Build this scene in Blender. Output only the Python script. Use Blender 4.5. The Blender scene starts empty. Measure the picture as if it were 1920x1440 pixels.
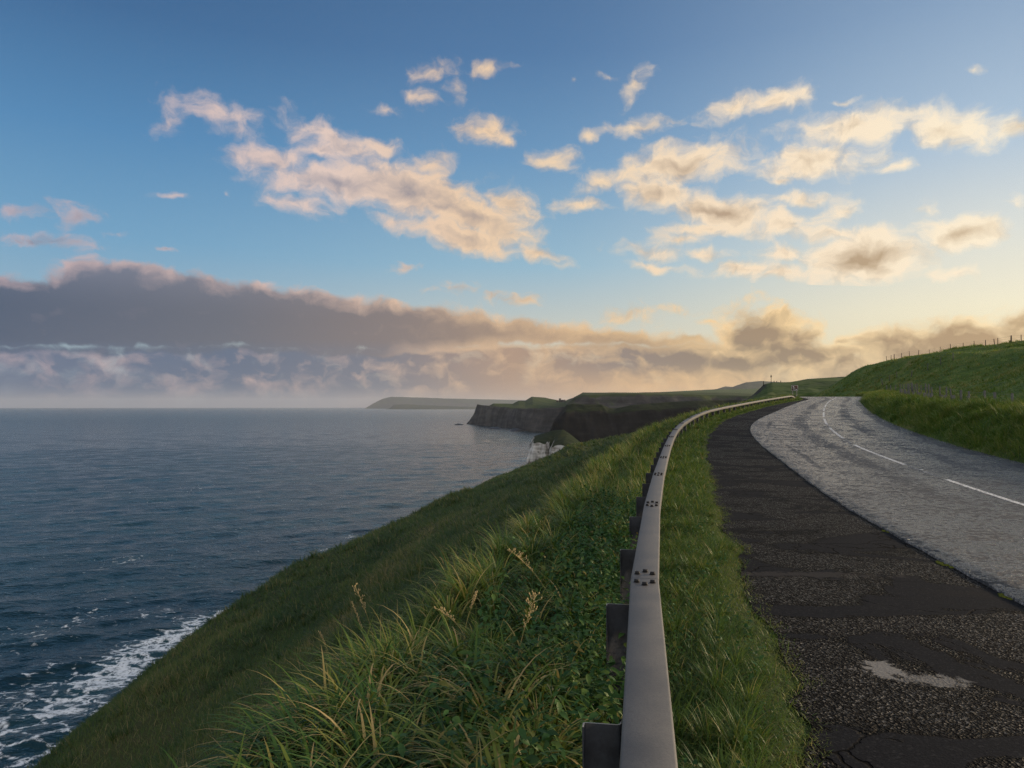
import bpy, bmesh, math, os
import numpy as np
from mathutils import Vector

# ------------------------------------------------------------------ basics
scene = bpy.context.scene
col = scene.collection
rng = np.random.default_rng(7)
PI = math.pi
F = 1400.0                      # focal length in photo pixels (1920 wide)
PITCH = math.atan(42.0 / F)     # the camera looks up a touch
CZ = 45.0                       # eye height above the sea


def ray(px, py):
    """slope of the sight line: x per metre of depth, z per metre of depth"""
    xc = (px - 960.0) / F
    yc = (720.0 - py) / F
    c, s = math.cos(PITCH), math.sin(PITCH)
    fw = c - yc * s
    return xc / fw, (s + yc * c) / fw


def P(px, py, Y):
    u, w = ray(px, py)
    return np.array([u * Y, Y, w * Y + CZ])


def srgb(r, g, b):
    def f(v):
        v /= 255.0
        return v / 12.92 if v <= 0.04045 else ((v + 0.055) / 1.055) ** 2.4
    return (f(r), f(g), f(b), 1.0)


# ------------------------------------------------------------------ node helper
class NB:
    def __init__(self, tree):
        self.t = tree
        self.n = tree.nodes
        self.l = tree.links

    def node(self, kind, **kw):
        nd = self.n.new(kind)
        for k, v in kw.items():
            setattr(nd, k, v)
        return nd

    def put(self, sock, v):
        if v is None:
            return
        if isinstance(v, bpy.types.NodeSocket):
            self.l.new(v, sock)
        else:
            sock.default_value = v

    def m(self, op, a, b=None, c=None, clamp=False):
        nd = self.node('ShaderNodeMath', operation=op, use_clamp=clamp)
        self.put(nd.inputs[0], a); self.put(nd.inputs[1], b); self.put(nd.inputs[2], c)
        return nd.outputs[0]

    def add(self, a, b): return self.m('ADD', a, b)
    def sub(self, a, b): return self.m('SUBTRACT', a, b)
    def mul(self, a, b): return self.m('MULTIPLY', a, b)
    def mx(self, a, b): return self.m('MAXIMUM', a, b)
    def mn(self, a, b): return self.m('MINIMUM', a, b)
    def mad(self, a, b, c): return self.m('MULTIPLY_ADD', a, b, c)

    def ss(self, v, lo, hi, o0=0.0, o1=1.0, kind='SMOOTHSTEP'):
        nd = self.node('ShaderNodeMapRange', interpolation_type=kind)
        self.put(nd.inputs['Value'], v)
        self.put(nd.inputs['From Min'], lo); self.put(nd.inputs['From Max'], hi)
        self.put(nd.inputs['To Min'], o0); self.put(nd.inputs['To Max'], o1)
        return nd.outputs[0]

    def lin(self, v, lo, hi, o0=0.0, o1=1.0):
        return self.ss(v, lo, hi, o0, o1, 'LINEAR')

    def mix(self, f, a, b, mode='MIX'):
        nd = self.node('ShaderNodeMix', data_type='RGBA', blend_type=mode)
        self.put(nd.inputs[0], f); self.put(nd.inputs[6], a); self.put(nd.inputs[7], b)
        return nd.outputs[2]

    def fmix(self, f, a, b):
        return self.add(self.mul(self.sub(1.0, f), a), self.mul(f, b))

    def ramp(self, v, stops, interp='LINEAR'):
        nd = self.node('ShaderNodeValToRGB')
        cr = nd.color_ramp
        cr.interpolation = interp
        while len(cr.elements) < len(stops):
            cr.elements.new(0.5)
        for e, (p, c) in zip(cr.elements, stops):
            e.position = p
            e.color = c
        self.put(nd.inputs[0], v)
        return nd.outputs[0]

    def noise(self, vec, scale, detail=3.0, rough=0.55, dist=0.0, dim='3D', lac=2.0):
        nd = self.node('ShaderNodeTexNoise', noise_dimensions=dim)
        self.put(nd.inputs['Vector'], vec)
        self.put(nd.inputs['Scale'], scale); self.put(nd.inputs['Detail'], detail)
        self.put(nd.inputs['Roughness'], rough); self.put(nd.inputs['Distortion'], dist)
        self.put(nd.inputs['Lacunarity'], lac)
        return nd.outputs[0]

    def voro(self, vec, scale, feature='F1', rnd=1.0):
        nd = self.node('ShaderNodeTexVoronoi', feature=feature)
        self.put(nd.inputs['Vector'], vec)
        self.put(nd.inputs['Scale'], scale)
        self.put(nd.inputs['Randomness'], rnd)
        return nd

    def xyz(self, x, y, z=0.0):
        nd = self.node('ShaderNodeCombineXYZ')
        self.put(nd.inputs[0], x); self.put(nd.inputs[1], y); self.put(nd.inputs[2], z)
        return nd.outputs[0]

    def sep(self, v):
        nd = self.node('ShaderNodeSeparateXYZ')
        self.put(nd.inputs[0], v)
        return nd.outputs

    def mapping(self, v, loc=(0, 0, 0), rot=(0, 0, 0), scale=(1, 1, 1), kind='POINT'):
        nd = self.node('ShaderNodeMapping', vector_type=kind)
        self.put(nd.inputs[0], v)
        nd.inputs[1].default_value = loc
        nd.inputs[2].default_value = rot
        nd.inputs[3].default_value = scale
        return nd.outputs[0]

    def curve(self, v, pts, lo, hi):
        """smooth y(x) through pts, x in lo..hi"""
        nd = self.node('ShaderNodeFloatCurve')
        ys = [p[1] for p in pts]
        y0, y1 = min(ys), max(ys)
        c = nd.mapping.curves[0]
        q = [((x - lo) / (hi - lo), (y - y0) / (y1 - y0)) for x, y in pts]
        c.points[0].location = q[0]
        c.points[1].location = q[-1]
        for a in q[1:-1]:
            c.points.new(*a)
        nd.mapping.update()
        self.put(nd.inputs['Value'], self.lin(v, lo, hi))
        return self.mad(nd.outputs[0], y1 - y0, y0)

    def bump(self, h, dist, strength=1.0, normal=None):
        nd = self.node('ShaderNodeBump')
        self.put(nd.inputs['Height'], h)
        self.put(nd.inputs['Distance'], dist)
        self.put(nd.inputs['Strength'], strength)
        self.put(nd.inputs['Normal'], normal)
        return nd.outputs[0]


def material(name):
    mt = bpy.data.materials.new(name)
    mt.use_nodes = True
    mt.node_tree.nodes.clear()
    b = NB(mt.node_tree)
    out = b.node('ShaderNodeOutputMaterial')
    return mt, b, out


def principled(b, out, **kw):
    p = b.node('ShaderNodeBsdfPrincipled')
    for k, v in kw.items():
        b.put(p.inputs[k.replace('_', ' ')], v)
    b.l.new(p.outputs[0], out.inputs[0])
    return p


# ------------------------------------------------------------------ camera
cam = bpy.data.cameras.new('camera')
cam_ob = bpy.data.objects.new('camera', cam)
col.objects.link(cam_ob)
cam_ob.location = (0, 0, CZ)
cam_ob.rotation_euler = (PI / 2 + PITCH, 0, 0)
cam.sensor_width = 36.0
cam.lens = 36.0 * F / 1920.0
cam.clip_start = 0.05
cam.clip_end = 200000.0
scene.camera = cam_ob
scene.view_settings.view_transform = 'Standard'
scene.view_settings.look = 'None'
scene.view_settings.gamma = 1.0
scene.view_settings.exposure = 0.0
scene.cycles.use_denoising = True
scene.cycles.denoising_prefilter = 'NONE'
scene.render.resolution_x, scene.render.resolution_y = 1024, 768

# ------------------------------------------------------------------ sun and sky
SUN_AZ, SUN_EL = math.radians(74), math.radians(14)
sun = bpy.data.lights.new('sun', 'SUN')
sun.energy = 5.0
sun.angle = math.radians(8)
sun.color = (1.0, 0.76, 0.50)
sun_ob = bpy.data.objects.new('sun', sun)
col.objects.link(sun_ob)
sd = Vector((math.sin(SUN_AZ) * math.cos(SUN_EL), math.cos(SUN_AZ) * math.cos(SUN_EL), math.sin(SUN_EL)))
sun_ob.rotation_euler = (-sd).to_track_quat('-Z', 'Y').to_euler()
sun_ob.location = (60, 40, CZ + 40)

world = bpy.data.worlds.new('World')
scene.world = world
world.use_nodes = True
world.node_tree.nodes.clear()
world.cycles.sampling_method = 'MANUAL'
world.cycles.sample_map_resolution = 256


def azel(px, py):
    u, w = ray(px, py)
    return math.atan2(u, 1.0) * F, math.atan2(w, math.hypot(u, 1.0)) * F


def build_sky():
    b = NB(world.node_tree)
    out = b.node('ShaderNodeOutputWorld')
    sky = b.node('ShaderNodeTexSky', sky_type='NISHITA')
    sky.sun_disc = False
    sky.sun_elevation = SUN_EL
    sky.sun_rotation = SUN_AZ
    sky.altitude = 0
    sky.air_density = 1.0
    sky.dust_density = 1.6
    sky.ozone_density = 2.5
    d = b.node('ShaderNodeTexCoord').outputs['Generated']
    x, y, z = b.sep(d)
    az = b.mul(b.m('ARCTAN2', x, y), F)
    el = b.mul(b.m('ARCSINE', z), F)
    gw = b.mul(b.m('DIVIDE', z, b.mx(y, 0.1)), F)      # height above the horizon as a slope ahead
    # ---- clouds: cx, cy, rx, ry, rotation (deg, clockwise), weight
    blobs = [
        (400, 212, 100, 34, 14, .8), (325, 235, 60, 20, -18, .62), (440, 248, 75, 17, 6, .62),
        (500, 295, 105, 32, 5, .95), (620, 262, 110, 36, 22, .85), (705, 275, 55, 26, 10, .85), (610, 288, 60, 20, 0, .9),
        (640, 345, 165, 34, 6, 1.15), (770, 360, 160, 50, 14, 1.35), (890, 405, 150, 42, 20, 1.15), (805, 305, 48, 24, 0, .7),
        (555, 385, 85, 24, 8, .8), (735, 415, 55, 14, 5, .7), (870, 442, 130, 30, 12, 1.05), (1010, 475, 72, 18, 14, .9),
        (965, 385, 70, 36, 25, .85), (905, 245, 62, 30, 5, .85), (952, 266, 20, 14, 0, .7), (1030, 300, 56, 24, 0, .8),
        (812, 136, 50, 18, -8, .62), (920, 126, 50, 15, -4, .62), (800, 190, 45, 17, 10, .55), (850, 165, 20, 26, 0, .5),
        (725, 206, 34, 15, 0, .52), (1195, 165, 46, 24, -42, .66), (1140, 146, 34, 9, 0, .5), (1065, 145, 14, 7, 0, .5),
        (1200, 240, 78, 19, -9, .82), (1105, 257, 30, 15, 0, .62), (1378, 202, 66, 28, -18, .85), (1460, 183, 74, 26, -6, .95),
        (1585, 192, 32, 10, -4, .7), (1600, 238, 160, 36, -7, 1.0), (1780, 240, 130, 36, 6, .95), (1905, 240, 70, 30, -8, .8),
        (1520, 300, 140, 42, -8, 1.1), (1455, 338, 34, 14, 0, .7), (1270, 310, 160, 44, -12, 1.1), (1130, 342, 74, 22, -22, .85),
        (1230, 362, 120, 28, 6, 1.05), (1090, 385, 66, 15, -3, .85), (1350, 398, 140, 36, 14, 1.35), (1330, 432, 110, 20, 0, .9),
        (1470, 420, 90, 32, 10, 1.0), (1565, 405, 74, 28, -22, .8), (1500, 375, 80, 16, 0, .82), (1270, 450, 72, 18, -4, .8),
        (1210, 470, 80, 20, 8, .75), (1230, 500, 74, 13, 10, .7), (1400, 507, 96, 18, 2, .85), (1320, 478, 62, 15, 0, .7),
        (1470, 475, 70, 22, -6, .85), (1625, 480, 122, 52, -8, 1.55), (1480, 515, 70, 16, -6, .8), (1560, 440, 80, 20, 0, .8),
        (1800, 437, 96, 32, -6, 1.45), (1780, 517, 64, 18, 0, .8), (1905, 385, 28, 18, 0, .6), (1825, 127, 18, 8, 0, .6),
        (1680, 315, 38, 13, -10, .55), (1750, 395, 40, 16, 0, .5), (1665, 425, 16, 12, 0, .5),
        (60, 395, 76, 19, -8, .6), (140, 407, 56, 22, 0, .66), (85, 453, 96, 18, 3, .8), (320, 463, 30, 8, 0, .6),
        (200, 435, 32, 8, 0, .5), (770, 500, 34, 12, 0, .6), (320, 365, 30, 7, 0, .5), (432, 362, 12, 6, 0, .5),
        (1180, 588, 90, 22, 0, .62), (1275, 580, 80, 14, -4, .55), (950, 555, 90, 14, 2, .55), (870, 545, 60, 12, 0, .5),
        (1425, 632, 92, 60, 6, 1.5), (1500, 640, 70, 46, 12, 1.3), (1500, 672, 110, 44, 8, 1.4), (1270, 682, 130, 36, 0, 1.4), (1190, 665, 80, 30, 0, 1.2),
        (1370, 680, 120, 34, 0, 1.3), (1340, 602, 24, 7, 0, .6), (1590, 640, 50, 14, 0, .7), (1580, 680, 90, 36, 0, 1.1),
        (1690, 652, 120, 40, -4, 1.5), (1800, 650, 170, 50, -4, 1.6), (1960, 640, 170, 64, -6, 1.6),
        (880, 715, 230, 26, 2, 1.2), (1030, 690, 90, 16, 0, .9),
        (110, 680, 90, 38, 4, 1.15), (30, 690, 70, 28, 0, .95), (290, 690, 150, 38, 2, 1.2), (520, 690, 160, 32, 0, 1.1),
        (482, 722, 24, 14, 0, .8), (680, 680, 110, 24, 0, .95), (190, 725, 200, 16, 0, .7),
    ]

    # ---- clear sky: the Nishita sky, graded towards the photograph's evening blues and creams
    def elp(py): return azel(960, py)[1]
    e_hi, e_lo = elp(-300), elp(770)
    tt = b.lin(el, e_lo, e_hi)
    def pos(py): return (elp(py) - e_lo) / (e_hi - e_lo)
    def column(pairs): return b.ramp(tt, [(pos(py), srgb(*c)) for py, c in pairs])
    cl = column([(765, (168, 176, 190)), (640, (160, 186, 200)), (480, (112, 164, 200)), (300, (78, 136, 184)), (100, (54, 102, 150)), (-300, (34, 70, 112))])
    cm = column([(765, (226, 190, 150)), (640, (214, 208, 190)), (500, (150, 188, 208)), (300, (104, 152, 192)), (100, (74, 118, 164)), (-300, (54, 88, 130))])
    cr = column([(765, (250, 220, 160)), (600, (247, 232, 194)), (480, (224, 222, 208)), (330, (172, 194, 212)), (100, (130, 158, 188)), (-300, (90, 116, 150))])
    ta = b.lin(az, azel(0, 600)[0], azel(1920, 600)[0])
    grade = b.mix(b.ss(ta, 0.05, 0.55), cl, b.mix(b.ss(ta, 0.5, 1.0), cm, cr))
    nish = b.node('ShaderNodeVectorMath', operation='SCALE')
    b.put(nish.inputs[0], sky.outputs[0]); nish.inputs['Scale'].default_value = SKY_STRENGTH
    ahead = b.mul(b.ss(y, -0.2, 0.5), 0.78)
    clear = b.mix(ahead, nish.outputs[0], grade)
    # unseen bright broken cloud, added behind the viewer as fill light
    rear_fill = b.mul(b.ss(y, 0.25, -0.15), b.ss(b.noise(b.mapping(d, scale=(1.0, 1.0, 2.2)), 2.6, 4.0, 0.6), 0.36, 0.58))
    rear_fill = b.mul(rear_fill, b.ss(z, -0.02, 0.06))
    clear = b.mix(b.mul(rear_fill, 0.9), clear, (1.22, 1.10, .98, 1))

    def clear_bg():
        nd = b.node('ShaderNodeBackground')
        b.put(nd.inputs[0], clear)
        return nd

    t = ta
    lit = b.ramp(t, [(0.0, srgb(204, 182, 184)), (0.3, srgb(226, 202, 190)), (0.45, srgb(238, 206, 172)), (0.55, srgb(240, 212, 178)), (0.78, srgb(250, 228, 198)), (1.0, srgb(255, 240, 212))])
    shd_lo = b.ramp(t, [(0.0, srgb(80, 92, 114)), (0.2, srgb(104, 106, 117)), (0.38, srgb(134, 121, 118)), (0.55, srgb(170, 142, 118)), (0.75, srgb(156, 132, 106)), (1.0, srgb(178, 146, 106))])
    shd_dk = b.ramp(t, [(0.0, srgb(98, 112, 138)), (0.2, srgb(94, 108, 132)), (0.36, srgb(118, 120, 132)), (0.5, srgb(176, 146, 124)), (0.62, srgb(142, 126, 118)), (0.75, srgb(144, 124, 102)), (1.0, srgb(176, 144, 104))])
    shd_hi = b.ramp(t, [(0.0, srgb(142, 148, 168)), (0.3, srgb(148, 146, 158)), (0.5, srgb(166, 150, 142)), (0.75, srgb(186, 160, 132)), (1.0, srgb(206, 180, 144))])

    def curve_pts(pts):
        return [azel(px, py) for px, py in pts]

    def cloud_shader(blobs, low, k):
        # a slight domain warp so that no outline is an ellipse
        wn = b.node('ShaderNodeTexNoise', noise_dimensions='2D')
        b.put(wn.inputs['Vector'], b.xyz(az, el, 0.0)); wn.inputs['Scale'].default_value = 1 / 70.0 + k * 1e-8
        wn.inputs['Detail'].default_value = 4.0
        wv = b.sep(wn.outputs['Color'])
        wx = b.mad(b.sub(wv[0], 0.5), 60.0, az)
        wy = b.mad(b.sub(wv[1], 0.5), 36.0, el)
        q = b.xyz(wx, wy, 1.0)
        field = None
        for i, (cx, cy, rx, ry, rot, w) in enumerate(blobs):
            a0, e0 = azel(cx, cy)
            ax, ex = azel(cx + 10, cy)
            ay, ey = azel(cx, cy - 10)
            sx = math.hypot(ax - a0, ex - e0) / 10.0
            sy = math.hypot(ay - a0, ey - e0) / 10.0
            th = -math.radians(rot) + math.atan2(ex - e0, ax - a0)
            c, s_ = math.cos(th), math.sin(th)
            rx *= sx * 1.25; ry *= sy * 1.35
            vals = []
            for (A, B) in ((c / rx, s_ / rx), (-s_ / ry, c / ry)):
                dt = b.node('ShaderNodeVectorMath', operation='DOT_PRODUCT')
                b.put(dt.inputs[0], q); dt.inputs[1].default_value = (A, B, -(A * a0 + B * e0))
                vals.append(dt.outputs['Value'])
            r2 = b.mad(vals[1], vals[1], b.mul(vals[0], vals[0]))
            val = b.mad(b.m('SQRT', r2), -w, w)
            field = val if field is None else b.m('SMOOTH_MAX', field, val, 0.18)
        top = None
        if low:
            # the long grey bank above the sea: its top and bottom edge follow the bearing
            top = b.curve(wx, curve_pts([(-400, 486), (0, 506), (110, 494), (200, 478), (300, 494), (500, 522), (650, 542), (800, 562),
                                         (1000, 588), (1150, 602), (1300, 618), (1400, 640)]), azel(-400, 600)[0], azel(1400, 600)[0])
            bot = b.curve(wx, curve_pts([(-400, 668), (0, 664), (300, 660), (450, 660), (700, 668), (860, 662), (1000, 652), (1200, 656), (1400, 656)]),
                          azel(-400, 640)[0], azel(1400, 640)[0])
            bank = b.mn(b.mul(b.sub(top, wy), 1 / 28.0), b.mul(b.sub(wy, bot), 1 / 17.0))
            bank = b.mn(bank, b.lin(az, azel(1260, 600)[0], azel(1400, 600)[0], 1.6, -0.6))
            bank = b.mn(b.mx(bank, -1.0), 1.9)
            field = b.m('SMOOTH_MAX', field, bank, 0.15)
            field = b.m('SMOOTH_MAX', field, b.lin(gw, 146.0, 106.0, -0.3, 0.80), 0.1)
        qs = b.mapping(q, scale=(1 / 1.5, 1.0, 1.0))
        N1 = b.noise(qs, 1 / 34.0, 6.0, 0.57, 0.1, '2D')
        qo = b.mapping(q, loc=(-15.0 / 1.5, -12.0, 0), scale=(1 / 1.5, 1.0, 1.0))
        N2 = b.noise(qo, 1 / 36.0, 3.0, 0.55, 0.2, '2D')
        NL = b.noise(b.mapping(q, scale=(1 / 2.6, 1.0, 1.0)), 1 / 120.0, 2.0, 0.5, 0.0, '2D')
        amp = b.lin(gw, 60.0, 190.0, 0.72, 1.12)
        if low:
            amp = b.mul(amp, b.ss(bank, 0.5, 1.3, 1.35, 0.3))
        dens = b.add(field, b.mul(b.sub(N1, 0.54), amp))
        dens = b.mad(b.sub(NL, 0.5), 0.4, dens)
        alpha = b.ss(dens, 0.02, 0.78)
        grad = b.sub(N1, N2)
        if low:
            sw = b.ss(t, 0.52, 0.72)
            thick = b.ss(dens, b.mad(sw, 0.14, 0.18), b.mad(sw, 0.24, 0.92))
            inb = b.ss(bank, -0.3, 0.3)
            tb = b.ss(b.mad(b.sub(N1, 0.5), -36.0, b.sub(top, wy)), -8.0, 44.0)
            # towards the right the underside of the bank glows
            glow = b.mul(b.ss(b.sub(wy, bot), 34.0, 0.0), b.mul(b.ss(t, 0.33, 0.42), b.ss(t, 0.62, 0.5)))
            tb = b.mad(glow, -0.55, tb)
            tb = b.mul(tb, b.ss(t, 0.3, 0.8, 1.0, 0.6))
            thick = b.mad(inb, b.sub(tb, thick), thick)
            gk = b.mad(inb, -1.25, 1.5)
        else:
            thick = b.ss(dens, 0.62, 1.50)
            gk = 1.5
        L = b.mad(grad, gk, b.mad(thick, -1.0, 0.95))
        L = b.m('MINIMUM', b.mx(L, 0.0), 1.0)
        shd = b.mix(b.ss(el, 150.0, 330.0), shd_lo, shd_hi)
        if low:
            shd = b.mix(b.mul(b.ss(gw, 128.0, 104.0), b.sub(1.0, b.mul(inb, 0.6))), shd, shd_dk)
        lt = lit
        if low:
            lt = b.ramp(t, [(0.0, srgb(200, 176, 178)), (0.3, srgb(222, 190, 174)), (0.45, srgb(236, 198, 158)), (0.62, srgb(244, 204, 150)), (0.8, srgb(249, 214, 158)), (1.0, srgb(252, 226, 178))])
        ccol = b.mix(L, shd, lt)
        if low:
            # the lowest band fades into the mist over the sea
            mist = b.ramp(t, [(0.0, srgb(138, 140, 154)), (0.3, srgb(146, 142, 150)), (0.5, srgb(186, 154, 130)), (0.65, srgb(236, 184, 122)), (0.8, srgb(240, 194, 130)), (1.0, srgb(244, 206, 142))])
            ccol = b.mix(b.mul(b.ss(gw, b.mad(b.mul(b.ss(t, 0.42, 0.58), b.ss(t, 0.84, 0.72)), 46.0, 40.0), 6.0), 0.88), ccol, mist)
        bg = b.node('ShaderNodeBackground')
        b.put(bg.inputs[0], b.mix(b.mul(alpha, 0.97), clear, ccol))
        return bg.outputs[0]

    def lineval(x0, y0, x1, y1):
        """el minus the straight line through two photo points"""
        (sa, se), (fa, fe) = azel(x0, y0), azel(x1, y1)
        g = (fe - se) / (fa - sa)
        return b.sub(el, b.mad(az, g, se - sa * g))

    A, B = (0, 350, 1010, 506), (1010, 506, 1920, 556)
    on = lambda q, cx: q[1] + (q[3] - q[1]) * (cx - q[0]) / (q[2] - q[0])
    split = lambda cx: min(on(A, cx), on(B, cx))
    # clouds stand only ahead, between the horizon and the clear part overhead; the sky is worked out zone by zone
    inside = b.mul(b.m('GREATER_THAN', y, 0.45), b.mul(b.m('GREATER_THAN', el, -12.0), b.m('LESS_THAN', z, 0.46)))
    upper = b.mul(inside, b.mul(b.m('GREATER_THAN', lineval(*A), 0.0), b.m('GREATER_THAN', lineval(*B), 0.0)))
    lower = b.sub(inside, upper)
    total = b.node('ShaderNodeMixShader')
    b.put(total.inputs[0], b.sub(1.0, inside))
    b.l.new(clear_bg().outputs[0], total.inputs[2])
    total = total.outputs[0]
    edges = {False: [-9000, 480, 900, 1250, 1560, 9000], True: [-9000, 420, 1060, 1500, 9000]}
    for low in (False, True):
        sel = [q for q in blobs if (q[1] >= split(q[0])) == low]
        for x0, x1 in zip(edges[low][:-1], edges[low][1:]):
            use = [q for q in sel if q[0] + q[2] * 1.5 + 60 > x0 and q[0] - q[2] * 1.5 - 60 < x1]
            mask = lower if low else upper
            if x0 > -9000:
                mask = b.mul(mask, b.m('GREATER_THAN', az, azel(x0, 500)[0]))
            if x1 < 9000:
                mask = b.mul(mask, b.sub(1.0, b.m('GREATER_THAN', az, azel(x1, 500)[0])))
            mx = b.node('ShaderNodeMixShader')
            b.put(mx.inputs[0], mask)
            b.l.new(cloud_shader(use, low, len(b.n)), mx.inputs[2])
            ad = b.node('ShaderNodeAddShader')
            b.l.new(total, ad.inputs[0]); b.l.new(mx.outputs[0], ad.inputs[1])
            total = ad.outputs[0]
    b.l.new(total, out.inputs[0])


SKY_STRENGTH = 0.15
build_sky()
# ------------------------------------------------------------------ numeric helpers
def hash2(ix, iy, seed):
    h = (ix.astype(np.int64) * 374761393 + iy.astype(np.int64) * 668265263 + seed * 974711) & 0xFFFFFFFF
    h = ((h ^ (h >> 13)) * 1274126177) & 0xFFFFFFFF
    h = h ^ (h >> 16)
    return (h & 0xFFFFFF) / float(0xFFFFFF)


def vnoise(x, y, seed=0):
    x = np.asarray(x, float); y = np.asarray(y, float)
    ix, iy = np.floor(x), np.floor(y)
    fx, fy = x - ix, y - iy
    fx = fx * fx * (3 - 2 * fx); fy = fy * fy * (3 - 2 * fy)
    a, b_ = hash2(ix, iy, seed), hash2(ix + 1, iy, seed)
    c, d = hash2(ix, iy + 1, seed), hash2(ix + 1, iy + 1, seed)
    return (a + (b_ - a) * fx) * (1 - fy) + (c + (d - c) * fx) * fy - 0.5


def fbm(x, y, octaves=4, seed=0, gain=0.5):
    s, a = 0.0, 1.0
    for i in range(octaves):
        s = s + a * vnoise(x * 2 ** i + 17.3 * i, y * 2 ** i - 9.1 * i, seed + i)
        a *= gain
    return s


def sstep(a, b_, v):
    t = np.clip((np.asarray(v, float) - a) / (b_ - a), 0, 1)
    return t * t * (3 - 2 * t)


class Curve1:
    """smooth monotone-friendly interpolation (pchip) with straight ends"""
    def __init__(self, pts):
        pts = sorted(pts)
        self.x = np.array([p[0] for p in pts], float)
        self.y = np.array([p[1] for p in pts], float)
        h = np.diff(self.x); d = np.diff(self.y) / h
        m = np.zeros(len(self.x))
        m[0], m[-1] = d[0], d[-1]
        for i in range(1, len(m) - 1):
            if d[i - 1] * d[i] > 0:
                w1, w2 = 2 * h[i] + h[i - 1], h[i] + 2 * h[i - 1]
                m[i] = (w1 + w2) / (w1 / d[i - 1] + w2 / d[i])
        self.h, self.m = h, m

    def __call__(self, q):
        q = np.asarray(q, float)
        i = np.clip(np.searchsorted(self.x, q) - 1, 0, len(self.h) - 1)
        h = self.h[i]; t = (q - self.x[i]) / h
        tc = np.clip(t, 0, 1)
        v = ((1 + 2 * tc) * (1 - tc) ** 2 * self.y[i] + tc * (1 - tc) ** 2 * h * self.m[i]
             + tc * tc * (3 - 2 * tc) * self.y[i + 1] + tc * tc * (tc - 1) * h * self.m[i + 1])
        v = v + np.where(t < 0, (q - self.x[0]) * self.m[0], 0) + np.where(t > 1, (q - self.x[-1]) * self.m[-1], 0)
        return v


def make_mesh(name, verts, faces, mat=None, parent=None, smooth=False, attrs=None, uv=None):
    """verts (n,3) array; faces an (m,3|4) array or a list of such arrays"""
    me = bpy.data.meshes.new(name)
    verts = np.asarray(verts, np.float32)
    if not isinstance(faces, list):
        faces = [faces]
    faces = [np.asarray(f, np.int32) for f in faces if len(f)]
    me.vertices.add(len(verts))
    me.vertices.foreach_set('co', verts.ravel())
    nl = sum(f.size for f in faces)
    npoly = sum(len(f) for f in faces)
    me.loops.add(nl); me.polygons.add(npoly)
    loops = np.concatenate([f.ravel() for f in faces])
    tot = np.concatenate([np.full(len(f), f.shape[1], np.int32) for f in faces])
    start = np.concatenate([[0], np.cumsum(tot)[:-1]]).astype(np.int32)
    me.loops.foreach_set('vertex_index', loops)
    me.polygons.foreach_set('loop_start', start)
    me.polygons.foreach_set('loop_total', tot)
    if smooth:
        me.polygons.foreach_set('use_smooth', np.ones(npoly, bool))
    me.update(calc_edges=True)
    for an, (dom, typ, data) in (attrs or {}).items():
        at = me.attributes.new(an, typ, dom)
        at.data.foreach_set('value' if typ == 'FLOAT' else 'vector', np.asarray(data, np.float32).ravel())
    if uv is not None:
        lay = me.uv_layers.new(name='UVMap')
        lay.data.foreach_set('uv', np.asarray(uv, np.float32)[loops].ravel())
    ob = bpy.data.objects.new(name, me)
    col.objects.link(ob)
    if mat:
        me.materials.append(mat)
    if parent:
        ob.parent = parent
    return ob


def grid_faces(nr, nc):
    i = np.arange(nr - 1)[:, None] * nc + np.arange(nc - 1)[None, :]
    i = i.ravel()
    return np.stack([i, i + 1, i + nc + 1, i + nc], 1)


def tag(o, label=None, cat=None, group=None, kind=None):
    if label: o['label'] = label
    if cat: o['category'] = cat
    if group: o['group'] = group
    if kind: o['kind'] = kind
    return o


def empty(name, loc, rotz=0.0):
    o = bpy.data.objects.new(name, None)
    col.objects.link(o)
    o.location = loc
    o.rotation_euler = (0, 0, rotz)
    o.empty_display_size = 0.2
    return o


# ------------------------------------------------------------------ the road's long profile (relative to the eye)
z_road = Curve1([(-20, -1.87), (0, -1.87), (10, -1.86), (15, -1.84), (20, -1.78), (28, -1.58), (36, -1.22), (48, -.62), (60, -.08),
                 (72, .38), (85, .85), (98, 1.22), (108, 1.39), (116, 1.40), (126, 1.1), (140, .2), (160, -1.6), (185, -4.5), (215, -8.0)])
beam_up = Curve1([(-20, .63), (0, .63), (25, .62), (45, .54), (62, .46), (90, .45), (120, .45)])


def solve(px, py, zf, lo=1.0, hi=110.0):
    """depth at which the sight line through a photo point meets the profile zf"""
    u, w = ray(px, py)
    Y = np.linspace(lo, hi, 4000)
    g = zf(Y) - w * Y
    k = np.where(g[:-1] * g[1:] <= 0)[0]
    if len(k) == 0:
        k = [int(np.argmin(np.abs(g)))]
    i = k[0]
    return float(u * Y[i]), float(Y[i])


def lateral(points, zf, before=None, after=None):
    pts = []
    for p in points:
        X, Y = solve(p[0], p[1], zf)
        if not pts or all(abs(Y - q[0]) > 0.35 for q in pts):
            pts.append((Y, X))
    return Curve1(pts + (before or []) + (after or []))


def smooth_curve(c, y0, y1, sigma):
    """the same curve with its small wiggles ironed out"""
    q = np.linspace(y0 - 4 * sigma, y1 + 4 * sigma, 900)
    v = c(q)
    k = np.exp(-0.5 * ((q[:, None] - q[None, :]) / sigma) ** 2)
    # local linear fit, so the ends keep their slope
    s0 = k.sum(1); s1 = (k * q[None]).sum(1); s2 = (k * q[None] ** 2).sum(1)
    t0 = (k * v[None]).sum(1); t1 = (k * (q * v)[None]).sum(1)
    m = (s0 * t1 - s1 * t0) / (s0 * s2 - s1 ** 2)
    out = (t0 - m * s1) / s0 + m * q
    class L:
        def __call__(self, y):
            y = np.asarray(y, float)
            r = np.interp(y, q, out)
            r = np.where(y > q[-1], out[-1] + (y - q[-1]) * (out[-1] - out[-2]) / (q[1] - q[0]), r)
            return np.where(y < q[0], out[0] + (y - q[0]) * (out[1] - out[0]) / (q[1] - q[0]), r)
    return L()


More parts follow.
